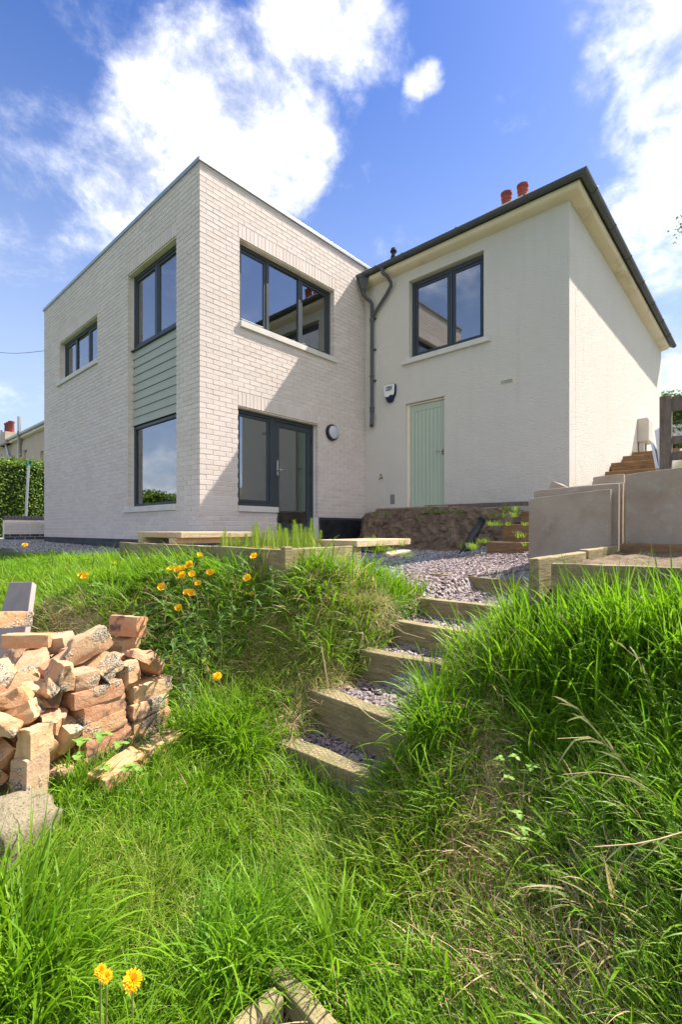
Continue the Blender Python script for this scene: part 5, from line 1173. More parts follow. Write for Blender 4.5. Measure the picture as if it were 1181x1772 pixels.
for k, px_, py_ in info: bands.setdefault(int((py_-1050)//38), []).append((px_, k))
_o = 'twenty-third twenty-fourth twenty-fifth twenty-sixth twenty-seventh twenty-eighth twenty-ninth thirtieth'.split()
ordn = ['leftmost', 'second from the left', 'third from the left', 'fourth from the left', 'fifth from the left', 'sixth from the left', 'seventh from the left', 'eighth from the left', 'ninth from the left', 'tenth from the left', 'eleventh from the left', 'twelfth from the left', 'thirteenth from the left', 'fourteenth from the left', 'fifteenth from the left', 'sixteenth from the left', 'seventeenth from the left', 'eighteenth from the left', 'nineteenth from the left', 'twentieth from the left', 'twenty-first from the left', 'twenty-second from the left'] + [w_+' from the left' for w_ in _o]
keys = sorted(bands); tier = {}
tn_ = ['topmost tier', 'second tier down', 'third tier down', 'fourth tier down', 'fifth tier down', 'sixth tier down', 'seventh tier down', 'eighth tier down', 'ninth tier down', 'tenth tier down', 'bottom tier', 'ground tier', 'lowest tier']
lab = {}
for t, kb in enumerate(keys):
    for i, (px_, k) in enumerate(sorted(bands[kb])): lab[k] = (ordn[min(i, len(ordn)-1)], tn_[min(t, len(tn_)-1)])
for k, (kind, a, b, c, x, y, z, qw, qx, qy, qz) in enumerate(BRICKS):
    small = a < .12; me = frag[k % 7] if (small or (kind == 'l' and k % 4 == 0)) else whole[(k*7) % 10]
    o = bpy.data.objects.new('brick', me); COL.objects.link(o); o.location = (x, y, z); o.rotation_mode = 'QUATERNION'; o.rotation_quaternion = (qw, qx, qy, qz)
    g = 1.035; o.scale = (a*g, b*g, c*g)
    typ = 'broken brick fragment' if small else ('half brick' if a < .17 else 'whole brick')
    tag(o, '%s, %s in the %s of the heap' % (typ, lab[k][0], lab[k][1]), 'brick', 'reclaimed clay bricks heaped on the lawn')
# extra bricks on the back left and half sunk ones at the front
r_ = random.Random(8)
ex = [((8, 1072), 2.55, (.25, .11, .085), .3, 'large pale orange brick block at the upper left corner of the heap'), ((48, 1108), 2.5, (.22, .11, .07), -.5, 'pale stamped brick with a recessed panel near the top left of the heap'), ((100, 1112), 2.62, (.15, .12, .09), .9, 'rounded broken brick at the back of the heap under the grass'),
      ((205, 1330), 2.02, (.23, .11, .06), .33, 'flat orange brick at the foot of the heap by the bramble sprig'), ((275, 1288), 2.28, (.22, .11, .06), .30, 'pale brick half sunk in grass at the right foot of the heap'), ((150, 1128), 2.6, (.24, .11, .08), .35, 'long brown brick at the back right of the heap')]
for k, ((px_, py_), d, dim, rz, l_) in enumerate(ex):
    p = at(px_, py_, d); o = bpy.data.objects.new('brick', whole[k]); COL.objects.link(o); o.location = p; o.rotation_euler = (r_.uniform(-.1, .1), r_.uniform(-.15, .15), rz); o.scale = dim; tag(o, l_, 'brick', 'reclaimed clay bricks heaped on the lawn')
# ------------------------------------------------------------------ chippings, gravel, grass: scattered by geometry nodes over real meshes
def blade_mesh(name, m_, n, rad, hgt, wid, lean, bend, seg=5, seed=0, flat=0.0, fold=False):
    r = random.Random(seed); v, f, tint, hh, t2 = [], [], [], [], []
    for _ in range(n):
        a = r.uniform(0, 6.283); d = rad*math.sqrt(r.random()); bx, by = d*math.cos(a), d*math.sin(a)
        az = a+r.gauss(0, .9); L = r.uniform(*hgt); w = r.uniform(*wid); th = abs(r.gauss(0, lean))+flat; bd = r.uniform(*bend); tw = r.gauss(0, .5)
        x, y, z = bx, by, -.01; k0 = len(v); tv, tv2 = r.random(), r.random()
        for i in range(seg+1):
            t = i/seg; ang = min(th+bd*t**1.6, 2.9); dx, dy = math.cos(az), math.sin(az)
            if i: st = L/seg; x += math.sin(ang)*dx*st; y += math.sin(ang)*dy*st; z += math.cos(ang)*st
            ww = w*(1-t**2.2)*(.75+.5*min(1, t*3))*.5; sx, sy = -math.sin(az+tw*t), math.cos(az+tw*t)
            if i < seg: v += [(x-sx*ww, y-sy*ww, z), (x+sx*ww, y+sy*ww, z)]; tint += [tv, tv]; hh += [t, t]; t2 += [tv2, tv2]
            else: v.append((x, y, z)); tint.append(tv); hh.append(1); t2.append(tv2)
        for i in range(seg-1): q = k0+2*i; f.append((q, q+1, q+3, q+2))
        q = k0+2*(seg-1); f.append((q, q+1, q+2))
    me = bpy.data.meshes.new(name); me.from_pydata(v, [], f); me.materials.append(m_)
    for nm, arr in (('tint', tint), ('h', hh), ('tint2', t2)):
        at_ = me.attributes.new(nm, 'FLOAT', 'POINT'); at_.data.foreach_set('value', arr)
    for p in me.polygons: p.use_smooth = True
    return me
def leafy_mesh(name, m_, n, size, seed, lobes=False, spread=.06, up=.6):
    r = random.Random(seed); v, f, tint, hh = [], [], [], []
    for _ in range(n):
        az = r.uniform(0, 6.283); el = r.uniform(.1, up); L = size*r.uniform(.6, 1.2); w = L*(.32 if not lobes else .42)
        b = Vector((r.gauss(0, spread*.3), r.gauss(0, spread*.3), 0)); dx = Vector((math.cos(az), math.sin(az), 0)); sd = Vector((-math.sin(az), math.cos(az), 0)); k0 = len(v); tv = r.random(); S = 7
        p = b.copy()
        for i in range(S+1):
            t = i/S; ang = el*(1-t*1.3); 
            if i: p = p+(dx*math.cos(ang)+Vector((0, 0, math.sin(ang))))*L/S
            ww = w*math.sin(math.pi*min(1, t*.92+.05))*.5*(1.35 if (lobes and i % 2) else (.6 if lobes else 1))
            up_ = Vector((0, 0, .12*ww/max(w, .001)*L))
            v += [tuple(p-sd*ww+up_), tuple(p), tuple(p+sd*ww+up_)]; tint += [tv]*3; hh += [t]*3
        for i in range(S):
            q = k0+3*i; f += [(q, q+1, q+4, q+3), (q+1, q+2, q+5, q+4)]
    me = bpy.data.meshes.new(name); me.from_pydata(v, [], f); me.materials.append(m_)
    for nm, arr in (('tint', tint), ('h', hh)):
        at_ = me.attributes.new(nm, 'FLOAT', 'POINT'); at_.data.foreach_set('value', arr)
    return me
def scatter(name, variants, P, Rt, S, iv, dry, label):
    n = len(P); me = bpy.data.meshes.new(name); me.vertices.add(n); me.vertices.foreach_set('co', np.asarray(P, np.float32).ravel())
    def put(nm, typ, arr, key):
        a = me.attributes.new(nm, typ, 'POINT'); a.data.foreach_set(key, arr)
    put('rot', 'FLOAT_VECTOR', np.asarray(Rt, np.float32).ravel(), 'vector'); put('scl', 'FLOAT_VECTOR', np.asarray(S, np.float32).ravel(), 'vector')
    put('iv', 'FLOAT', np.asarray(iv, np.float32), 'value'); put('dry', 'FLOAT', np.asarray(dry, np.float32), 'value'); put('tint', 'FLOAT', np.random.rand(n).astype(np.float32), 'value')
    put('pick', 'INT', np.random.randint(0, len(variants), n).astype(np.int32), 'value')
    me.update()
    o = bpy.data.objects.new(name, me); COL.objects.link(o)
    ng = bpy.data.node_groups.new(name, 'GeometryNodeTree'); ng.interface.new_socket('Geometry', in_out='INPUT', socket_type='NodeSocketGeometry'); ng.interface.new_socket('Geometry', in_out='OUTPUT', socket_type='NodeSocketGeometry')
    N, L = ng.nodes, ng.links; gi = N.new('NodeGroupInput'); go = N.new('NodeGroupOutput'); ip = N.new('GeometryNodeInstanceOnPoints'); jn = N.new('GeometryNodeJoinGeometry')
    for k, vm_ in enumerate(variants):
        vo = bpy.data.objects.new(name+'_source', vm_)
        oi = N.new('GeometryNodeObjectInfo'); oi.inputs['Object'].default_value = vo; oi.inputs['As Instance'].default_value = True
        L.new(oi.outputs['Geometry'], jn.inputs[0])
    mp = N.new('GeometryNodeMeshToPoints'); L.new(gi.outputs[0], mp.inputs[0])
    def na(nm, typ):
        q = N.new('GeometryNodeInputNamedAttribute'); q.data_type = typ; q.inputs['Name'].default_value = nm; return q.outputs['Attribute']
    L.new(mp.outputs[0], ip.inputs['Points']); L.new(jn.outputs[0], ip.inputs['Instance']); ip.inputs['Pick Instance'].default_value = True
    L.new(na('pick', 'INT'), ip.inputs['Instance Index']); L.new(na('scl', 'FLOAT_VECTOR'), ip.inputs['Scale'])
    er = N.new('FunctionNodeEulerToRotation'); L.new(na('rot', 'FLOAT_VECTOR'), er.inputs[0]); L.new(er.outputs[0], ip.inputs['Rotation'])
    L.new(ip.outputs[0], go.inputs[0]); md = o.modifiers.new('scatter', 'NODES'); md.node_group = ng
    return tag(o, label, kind='stuff')
def euler_field(u, v, k_norm, k_rand, rnd, pull=0.0):
    e = .03; gx = (H(u+e, v)-H(u-e, v))/(2*e); gy = (H(u, v+e)-H(u, v-e))/(2*e)
    gx, gy = np.clip(gx, -1.6, 1.6), np.clip(gy, -1.6, 1.6); out = np.empty((len(u), 3)); slope = np.hypot(gx, gy)
    for i in range(len(u)):
        n = Vector((-gx[i]*k_norm, -gy[i]*k_norm, 1)) + Vector((rnd.gauss(0, k_rand), rnd.gauss(0, k_rand), 0)); n.normalize()
        q = n.to_track_quat('Z', 'Y') @ Quaternion((0, 0, 1), rnd.uniform(0, 6.283)); out[i] = q.to_euler()
    return out, slope
def in_view(u, v, pad=850):
    X, d = u*SN-v*CN, u*CN+v*SN; px_ = 590.5+819*X/np.maximum(d, .05); return (d > .55) & (px_ > -pad) & (px_ < 1181+pad)
def sample(n, u0, u1, v0, v1, dens, seed):
    rg = np.random.RandomState(seed); u = rg.uniform(u0, u1, n); v = rg.uniform(v0, v1, n); k = rg.rand(n) < dens(u, v); k &= in_view(u, v); return u[k], v[k], rg
def clear(u, v):
    """ground that carries turf: not gravel, not under a structure"""
    g, t = zones(u, v); ok = t > .55
    ok &= ~((u > 2.03) & (u < 3.4) & (v > 2.35) & (v < 5.1)); ok &= ~((u > 2.48) & (u < 4.1) & (v < .93) & (v > -.8)); ok &= u < 3.7
    ok &= ~((u > .30) & (u < .90) & (v > .3) & (v < 1.05))
    ok &= ~((u > 1.55) & (u < 3.0) & (v > 1.22) & (v < 1.87))
    X, d = u*SN-v*CN, u*CN+v*SN   # foot of the brick heap
    hx, hd = X+1.11, d-2.0; D0, D1 = .4226, .9063; s = hx*D0+hd*D1; t_ = -hx*D1+hd*D0
    ok &= ~((s > -.28) & (s < .52) & (t_ > .02) & (t_ < 1.0)) & ~((X < -1.2) & (d > 1.72) & (d < 2.75))
    return ok
def gauss(u, v, cu, cv, r): return np.exp(-((u-cu)**2+(v-cv)**2)/(2*r*r))
def g_px(u, v, pts, r, z=-1.1):
    out = 0*u
    for px_, py_, zz, rr_ in pts:
        R_ = ray(px_, py_); d = zz/R_.z; out = np.maximum(out, gauss(u, v, R_.x*d, R_.y*d, rr_))
    return out
def slope_at(u, v):
    e = .05; return np.hypot((H(u+e, v)-H(u-e, v))/(2*e), (H(u, v+e)-H(u, v-e))/(2*e))
def strip(u, v):
    return g_px(u, v, [(835, 1215, -.88, .045), (845, 1270, -.92, .06), (850, 1330, -.96, .07), (848, 1400, -1.02, .08), (845, 1470, -1.08, .09), (865, 1540, -1.13, .08)], .1)
# dead thatch: steep faces and some worn strips
def deadness(u, v):
    s = slope_at(u, v); n = fnoise(u, v, 3.1, 5)*.6+fnoise(u, v, 9, 6)*.4
    d = ss(s, .5, .85)*(.5+.45*ss(v, 2.7, 3.0))*(v > 2.0) + ss(s, .6, 1.1)*.25*(v < 1.2)
    d = np.maximum(d, .95*g_px(u, v, [(840, 1230, -.90, .06), (850, 1300, -.94, .09), (850, 1380, -1.0, .11), (840, 1470, -1.08, .13), (880, 1580, -1.15, .12), (900, 1680, -1.2, .12), (1050, 1560, -1.0, .08), (1100, 1490, -.92, .06), (1040, 1690, -1.08, .10), (520, 1210, -.93, .08), (560, 1165, -.83, .1), (600, 1080, -.66, .13), (640, 1080, -.62, .1), (490, 1275, -1.1, .07), (760, 1640, -1.25, .06)], .1))
    return np.clip(d*1.15-.25+n*.45, 0, 1)
VS = [blade_mesh('lawn_tuft', M['grass'], 28, .055, (.045, .13), (.0024, .0056), .38, (.2, 1.2), 4, 10+i) for i in range(5)]
VM = [blade_mesh('meadow_tuft', M['long'], 22, .05, (.08, .20), (.0028, .0075), .34, (.5, 1.7), 6, 20+i) for i in range(5)]
VL = [blade_mesh('long_tuft', M['long'], 19, .05, (.15, .34), (.0036, .0092), .32, (.7, 2.1), 8, 30+i) for i in range(5)]
VT = [blade_mesh('tall_tuft', M['long'], 7, .05, (.22, .44), (.006, .0115), .18, (.2, 1.3), 9, 90+i) for i in range(4)]
VD = [blade_mesh('dead_tuft', M['straw'], 34, .06, (.06, .17), (.0014, .0028), .5, (.8, 2.2), 5, 40+i, flat=.7) for i in range(5)]
VP = [blade_mesh('fine_tuft', M['pale'], 40, .05, (.07, .19), (.0014, .0026), .4, (.4, 1.6), 5, 50+i) for i in range(4)]
VW = [leafy_mesh('weed_rosette', M['weed'], 9, .075, 60+i, i % 2 == 0) for i in range(4)]
rnd = random.Random(21)
def lay(name, variants, n, box, dens, seed, s_rng, knorm, krand, label, ivn=3.0, dry0=0.0, zoff=0.0, wdry=.42):
    u, v, rg = sample(n, *box, dens, seed); E_, sl = euler_field(u, v, knorm, krand, rnd); z = H(u, v)+zoff
    s = rg.uniform(*s_rng, len(u)); iv = np.clip(fnoise(u, v, ivn, 8)*.8+rg.rand(len(u))*.35-.1, 0, 1); dr = dry0+wdry*deadness(u, v)
    scatter(name, variants, np.stack([u, v, z], 1), E_, np.stack([s, s, s*rg.uniform(.8, 1.2, len(u))], 1), iv, dr, label); print(name, len(u))
B_ = (-1.3, 3.8, -2.6, 7.2)
near = lambda u, v: np.where(np.hypot(u, v) < 3.2, 1.0, .55)
lay('lawn_grass', VS, 40500, B_, lambda u, v: clear(u, v)*near(u, v)*(1-.55*deadness(u, v))*(1-.9*strip(u, v)), 1, (.7, 1.35), .45, .12, 'short green lawn grass covering the garden')
yel = lambda u, v: g_px(u, v, [(560, 1480, -1.26, .16), (640, 1500, -1.26, .14), (200, 1560, -1.2, .15), (610, 1085, -.62, .13), (560, 1130, -.74, .16), (500, 1150, -.82, .1), (480, 1190, -.92, .1)], .2)
lay('fine_grass', VP, 19000, (-.4, 3.4, -1.8, 4.5), lambda u, v: clear(u, v)*np.clip(.06+.9*yel(u, v)+.15*deadness(u, v), 0, 1)*.7, 2, (.7, 1.3), .5, .15, 'fine pale yellowish grass on the bank and in worn patches')
lay('dead_grass', VD, 34000, (-.4, 3.4, -1.8, 6.0), lambda u, v: clear(u, v)*np.clip(deadness(u, v)*1.1+.03+.9*strip(u, v), 0, 1), 3, (.7, 1.35), .95, .3, 'dead straw-coloured thatch on the steep faces of the bank')
# medium grass
def medium(u, v):
    s = slope_at(u, v); crest = ((u > 1.35)*(v > 2.0)*(u < 2.2)) + ((v > 4.4)*(u > .6))*.3
    right = (v < 1.12)*(u > 1.3)
    d = .30+.6*crest+.8*right*(1-.6*ss(v, 1.0, 1.08))+.7*fnoise(u, v, 2.3, 11)**2
    return (1-.95*strip(u, v))*clear(u, v)*np.clip(d-.95*deadness(u, v)-.6*yel(u, v), 0.02, 1)*.85*np.where((u < 1.4)*(v > 1.3), .55, 1)
lay('meadow_grass', VM, 20000, B_, medium, 4, (.7, 1.25), .5, .16, 'knee-length green meadow grass on the bank and along the lawn edge')
# long grass: crest of the bank, tufts, right-hand side
tufts = [(440, 1620, -1.2, .08), (410, 1300, -1.13, .11), (350, 1270, -1.05, .07), (20, 1700, -1.15, .1), (750, 1180, -.78, .07), (730, 1270, -.95, .07), (760, 1350, -1.1, .06), (830, 1110, -.62, .1), (900, 1120, -.6, .1), (530, 1045, -.46, .09), (570, 1035, -.45, .1), (615, 1027, -.45, .1), (660, 1018, -.445, .1), (700, 1005, -.44, .08)]
def longd(u, v):
    crest = ss(H(u, v), -.72, -.55)*ss(u, 1.3, 1.5)*(v > 2.05)*(v < 4.4)*(u < 2.1)
    foot = ((u > 1.93)*(u < 2.03)*(v > 2.25)*(v < 5.0)) + ((v > 2.1)*(v < 2.34)*(u > 2.0)*(u < 3.05))*1.3
    right = (v < 1.1)*ss(u, 1.45, 2.0)*(u < 2.56)*(.15+.85*fnoise(u, v, 5, 44)**1.5)*(1-.9*deadness(u, v))*(1-ss(v, .98, 1.08)*.85)
    return (1-.95*strip(u, v))*clear(u, v)*np.clip(.6*crest+1.1*foot+.55*right+.95*g_px(u, v, tufts, .1), 0, 1)*.62
lay('long_grass', VL, 27000, B_, longd, 5, (.62, 1.1), .35, .15, 'long arching dark green grass in tufts and on the bank crest')
lay('tall_grass', VT, 15500, (1.7, 2.62, -2.1, 1.2), lambda u, v: clear(u, v)*ss(u, 1.95, 2.3)*.34*(v < .98)*fnoise(u, v, 5, 9), 6, (.7, 1.1), .15, .12, 'tall broad-bladed grass standing in front of the right-hand bed')
lay('lawn_weeds', VW, 8800, B_, lambda u, v: clear(u, v)*(u < 2.1)*np.clip(fnoise(u, v, 3.3, 31)**2*.8+.8*g_px(u, v, [(200, 1400, -1.12, .2), (140, 1340, -1.08, .12), (650, 1420, -1.2, .12), (700, 1460, -1.25, .1), (600, 1400, -1.22, .1)], .1), 0, 1)*(1-deadness(u, v)), 7, (.6, 1.15), .5, .2, 'clover, dandelion and buttercup leaves among the lawn grass')
VB = [blade_mesh('clump', M['long'], 27, .06, (.20, .38), (.004, .0088), .30, (.5, 1.9), 8, 130+i) for i in range(4)]
cl = [(430, 1650, -1.22, .07), (470, 1620, -1.22, .07), (400, 1700, -1.2, .08), (330, 1760, -1.18, .08), (540, 1650, -1.26, .05), (400, 1300, -1.13, .06), (360, 1265, -1.05, .05), (60, 1730, -1.15, .07), (760, 1280, -1.0, .04), (765, 1330, -1.05, .05), (800, 1180, -.8, .05), (20, 1640, -1.12, .06)]
lay('clump_grass', VB, 16000, (.2, 2.4, .2, 2.8), lambda u, v: clear(u, v)*np.clip(g_px(u, v, cl, .1), 0, 1)**1.6*.30*np.where((u < 1.0)*(v < 1.16), 0, 1), 15, (.7, 1.15), .3, .12, 'big dark arching clumps of long grass in the lawn')
lay('poppy_foliage', VW, 9000, (1.1, 2.2, 2.2, 4.2), lambda u, v: clear(u, v)*np.clip(g_px(u, v, [(300, 1040, -.6, .2), (350, 1060, -.65, .2), (400, 1040, -.6, .2), (320, 1110, -.75, .15)], .1), 0, 1)*.8, 16, (.9, 1.7), .6, .3, 'dark lobed poppy leaves under the yellow flowers', zoff=.05)
# small growth on the bank top and beside the stairs
pp = []
for (px_, py_, d, n_, sc_) in ((655, 888, 7.9, 5, .5), (745, 884, 7.75, 10, .45), (765, 884, 7.7, 10, .4), (735, 893, 7.6, 8, .4), (800, 884, 7.5, 8, .45), (830, 884, 7.4, 6, .45), (885, 880, 6.5, 7, .7), (876, 890, 6.4, 7, .7), (862, 905, 6.2, 5, .6), (815, 945, 6.0, 7, .7), (838, 935, 6.1, 6, .6), (900, 925, 5.7, 3, .6), (656, 938, 4.2, 5, .7), (640, 945, 4.0, 8, .75), (660, 950, 4.1, 6, .6), (912, 905, 5.9, 3, .5), (925, 940, 5.2, 3, .5), (700, 958, 4.6, 3, .4), (1092, 785, 10.3, 4, .9), (1000, 1010, 2.9, 6, .6)):
    for _ in range(n_): p = at(px_+rnd.gauss(0, 9), py_, d); pp.append((p.x+rnd.gauss(0, .05), p.y+rnd.gauss(0, .05), p.z-.03, sc_))
pp = np.array(pp); k_ = len(pp)
scatter('wall_foot_grass', VM, pp[:, :3], np.stack([np.random.normal(0, .15, k_), np.random.normal(0, .15, k_), np.random.rand(k_)*6.28], 1), np.repeat(pp[:, 3:4], 3, 1), np.random.rand(k_), np.full(k_, .2), 'sparse grass growing on the earth bank and beside the stair timbers')
# slate chippings and gravel
def chipmesh(seed, thin=.22):
    r = random.Random(seed); n = r.choice((5, 6, 7)); mb = MB(); pts = []
    for i in range(n): a = 6.283*i/n+r.uniform(-.25, .25); q = r.uniform(.7, 1.1); pts.append((math.cos(a)*q, math.sin(a)*q*.62))
    for z, s in ((-thin/2, 1), (thin/2, .86)):
        for x, y in pts: mb.v.append((x*s, y*s, z+r.uniform(-.03, .03)))
    mb.f.append(tuple(range(n))[::-1]); mb.f.append(tuple(range(n, 2*n)))
    for i in range(n): mb.f.append((i, (i+1) % n, n+(i+1) % n, n+i))
    me = mb.mesh('chip'); return me
CH = [chipmesh(i) for i in range(8)]
for me in CH: me.materials.append(M['chip'])
PB = [chipmesh(30+i, .7) for i in range(6)]
for me in PB: me.materials.append(M['pebble'])
def clod(seed):
    me = chipmesh(seed, .8); me.materials.append(M['earth']); return me
def chips(name, variants, n, box, dens, seed, size, tilt, label, lift=.006):
    u, v, rg = sample(n, *box, dens, seed); E_, sl = euler_field(u, v, .8, tilt, rnd); z = H(u, v)+lift*rg.rand(len(u))+.002; s = rg.uniform(*size, len(u))
    scatter(name, variants, np.stack([u, v, z], 1), E_, np.stack([s, s, s*rg.uniform(.7, 1.3, len(u))], 1), rg.rand(len(u)), 0*u, label); print(name, len(u))
def slate_d(u, v):
    tread = (u > 1.62)*(u < 2.95)*(v > 1.16)*(v < 1.95)*(.45+.55*(fnoise(u, v, 6, 2) > .3))
    bound = 2.3+.55*ss(u, 3.2, 4.5)+.5*ss(u, 4.6, 6)+.15*fnoise(u, v, 4, 1)
    pad = (u > 2.95)*(v > 1.0)*(v < bound)*(u < 5.75)
    return np.clip(tread+pad, 0, 1)
chips('slate_chippings', CH, 30000, (1.6, 5.8, .95, 3.6), slate_d, 11, (.014, .030), .35, 'purple-grey slate chippings on the steps and the path', .018)
chips('grey_gravel', PB, 60000, (1.7, 7.2, 2.6, 13.4), lambda u, v: (zones(u, v)[0] > .5)*(u < 3.72+4*(v < 6.1))*np.where(v > 7, .35, .8)*((u > 3.4) | (v > 5.0)), 12, (.008, .022), .5, 'loose grey gravel round the brick extension', .012)
chips('earth_clods', [clod(80+i) for i in range(6)], 5200, (6.3, 7.3, 2.6, 6.1), lambda u, v: (u > 6.35)*(u < 6.95)*np.exp(-(u-6.72)**2/.03), 17, (.012, .045), .5, 'crumbled clods and stones at the foot of the earth bank', .02)
# bare soil clods in the right bed
chips('soil_clods', [chipmesh(60+i, .8) for i in range(4)], 1, (2.6, 4.0, -.6, .8), lambda u, v: u*0+1, 13, (.008, .02), .5, 'crumbs of soil') if False else None
# ------------------------------------------------------------------ flowers and leafy plants, one by one
def attr_mesh(name, v, f, tint, hh, m_, smooth=True):
    me = bpy.data.meshes.new(name); me.from_pydata(v, [], f); me.materials.append(m_)
    for nm, arr in (('tint', tint), ('h', hh)):
        a = me.attributes.new(nm, 'FLOAT', 'POINT'); a.data.foreach_set('value', arr)
    for p in me.polygons: p.use_smooth = smooth
    return me
def petal_mesh(R=.022, name='petal'):
    v, f, h = [], [], []; nu, nv = 6, 6
    for i in range(nu+1):
        t = i/nu
        for j in range(nv+1):
            s = (j/nv-.5)*2; w = R*.78*math.sin(math.pi*min(1, .12+t*.62))*(1 if t < .95 else .92)
            v.append((R*t*(1-.10*s*s*t), s*w, R*(.95*t*t*(.55)+.16*s*s*t)+.0012*math.sin(s*9+t*5))); h.append(t)
    for i in range(nu):
        for j in range(nv): q = i*(nv+1)+j; f.append((q, q+nv+1, q+nv+2, q+1))
    return attr_mesh(name, v, f, [.5]*len(v), h, M['petal'])
PETAL = [petal_mesh(.021), petal_mesh(.024)]
def stem_obj(parent, length, lean, r=.0016, m_=None):
    q = MB(); q.tube([Vector((0, 0, 0)), Vector((lean[0]*.4, lean[1]*.4, length*.5)), Vector((lean[0], lean[1], length))], r, 6)
    return q.build('stem', m_ or M['stem'], parent, smooth=True, local=False)
def poppy(loc, facing, size, label, length=.2):
    """root at the ground end of the stem; flower head at its top"""
    root = empty('poppy_flower', loc-Vector((0, 0, length)), label, 'flower', 'yellow poppies on the bank crest')
    stem_obj(root, length, (0, 0))
    Rm = facing.to_track_quat('Z', 'Y').to_matrix().to_4x4()
    for k in range(4):
        o = bpy.data.objects.new('petal', PETAL[k % 2]); COL.objects.link(o); o.parent = root
        o.matrix_local = Matrix.Translation((0, 0, length)) @ Rm @ Matrix.Rotation(k*math.pi/2+.3, 4, 'Z') @ Matrix.Rotation(-.15 if k % 2 else .02, 4, 'Y') @ Matrix.Scale(size, 4)
    q = MB(); q.lathe((0, 0, 0), [(.004, 0), (.0062, .003), (.005, .006), (.002, .008)], 10); 
    for i in range(18):
        a = i*2.4; rr2 = .0075; q.obox((rr2*math.cos(a), rr2*math.sin(a), .006), (.0012, .0012, .010), (rnd.uniform(-.5, .5), rnd.uniform(-.5, .5), 0))
    me = q.mesh('stamens'); me.materials.append(M['stamen']); o = bpy.data.objects.new('stamens', me); COL.objects.link(o); o.parent = root; o.matrix_local = Matrix.Translation((0, 0, length)) @ Rm @ Matrix.Scale(size, 4)
    return root
flow = [(296,986,2.75,1.0,'leftmost yellow poppy of the upper cluster on the bank'), (308.5,987,2.8,1.0,'yellow poppy in the upper cluster, second from its left'), (318,984.5,2.85,.8,'small yellow poppy tucked behind the middle of the upper cluster'), (328.5,979.5,2.8,1.1,'tallest yellow poppy at the right of the upper cluster'),
 (316,997.5,2.7,1.05,'yellow poppy lowest in the upper cluster'), (332.5,995.5,2.75,.95,'yellow poppy at the lower right of the upper cluster'), (346,961.5,3.0,.75,'small lone yellow poppy against the bed board, above the cluster'), (363.5,992.5,2.8,.95,'lone yellow poppy right of the upper cluster'),
 (343.5,1011,2.65,.85,'lone yellow poppy just below the upper cluster'), (280.5,1017.5,2.55,1.1,'lone yellow poppy low at the left of the clusters'), (323,1026.5,2.6,.85,'leftmost yellow poppy of the lower pair'), (332,1028,2.55,1.05,'wide yellow poppy in the lower cluster'),
 (309,1053.5,2.45,.95,'lowest lone yellow poppy facing forward on the bank face'), (440,964.5,2.75,.95,'yellow poppy in front of the bed board to the right of the clusters'), (428.5,1002,2.5,1.0,'lone yellow poppy in the middle of the bank above the willowherb'), (435.5,1029,2.45,.7,'small yellow poppy lowest at the right of the bank'),
 (141,996,3.1,.8,'left yellow flower of the pair on the crest above the brick heap'), (148,999,3.05,1.0,'right yellow flower of the pair on the crest above the brick heap')]
def over_ground(px_, py_, h_, d0=2.0, d1=4.6):
    ds_ = np.linspace(d0, d1, 120); r_0 = ray(px_, py_); g_ = H(ds_*r_0.x, ds_*r_0.y); k_0 = np.argmax(ds_*r_0.z-g_ < h_); return float(ds_[k_0]) if k_0 else d1*.75
for px_, py_, d, s, l_ in flow:
    d = over_ground(px_, py_, .20 if s > .8 else .17); p = at(px_, py_, d); fc = Vector((-.35+rnd.gauss(0, .25), -.45+rnd.gauss(0, .25), .75)).normalized()
    poppy(p, fc, s*d/2.75*1.05, l_, max(.08, min(.4, p.z-h1(p.x, p.y)+.02)))
def dandelion(loc, R_, label, length, lean=(0, 0)):
    root = empty('dandelion', loc-Vector((lean[0], lean[1], length)), label, 'flower', 'dandelions in the grass'); stem_obj(root, length, lean, .0022)
    v, f, h, t = [], [], [], []; r = random.Random(int(R_*1e5))
    for ring, (n, el, L) in enumerate(((34, .22, 1), (30, .5, .92), (24, .85, .75), (16, 1.2, .55))):
        for i in range(n):
            a = 6.283*i/n+r.uniform(-.1, .1); e = el+r.uniform(-.12, .12); w = R_*.065; l2 = R_*L*r.uniform(.85, 1.1); k = len(v)
            dx = Vector((math.cos(a)*math.cos(e), math.sin(a)*math.cos(e), math.sin(e))); sd = Vector((-math.sin(a), math.cos(a), 0))
            for q_, ww in ((0, .4), (.6, 1), (1, .9)): p = dx*l2*q_+Vector((0, 0, -.15*l2*q_*q_)); v += [tuple(p-sd*w*ww), tuple(p+sd*w*ww)]; h += [q_, q_]; t += [r.random()]*2
            f += [(k, k+1, k+3, k+2), (k+2, k+3, k+5, k+4)]
    me = attr_mesh('flower_head', v, f, t, h, M['dandelion'], False); o = bpy.data.objects.new('flower_head', me); COL.objects.link(o); o.parent = root
    fc = Vector((-.3, -.45, .8)).normalized(); o.matrix_local = Matrix.Translation((*lean, length)) @ fc.to_track_quat('Z', 'Y').to_matrix().to_4x4()
    return root
dandelion(at(229, 1697, 1.08), .023, 'large round yellow dandelion at the bottom left of the lawn', .13)
dandelion(at(184, 1690, 1.07), .014, 'small dandelion just left of the largest one at the bottom of the lawn', .12)
dandelion(at(174, 1679, 1.08), .0135, 'half-open dandelion, leftmost of the three at the bottom left', .12)
dandelion(at(376, 1170, 2.3), .024, 'orange-yellow dandelion on a leaning stem beside the brick heap', .16, (-.05, .03))
dandelion(at(43, 943, 5.2), .034, 'lone yellow dandelion in the grey gravel at the far left', .12)
dandelion(at(199, 974.5, 4.2), .017, 'tiny dandelion at the edge of the gravel below the plinth', .08)
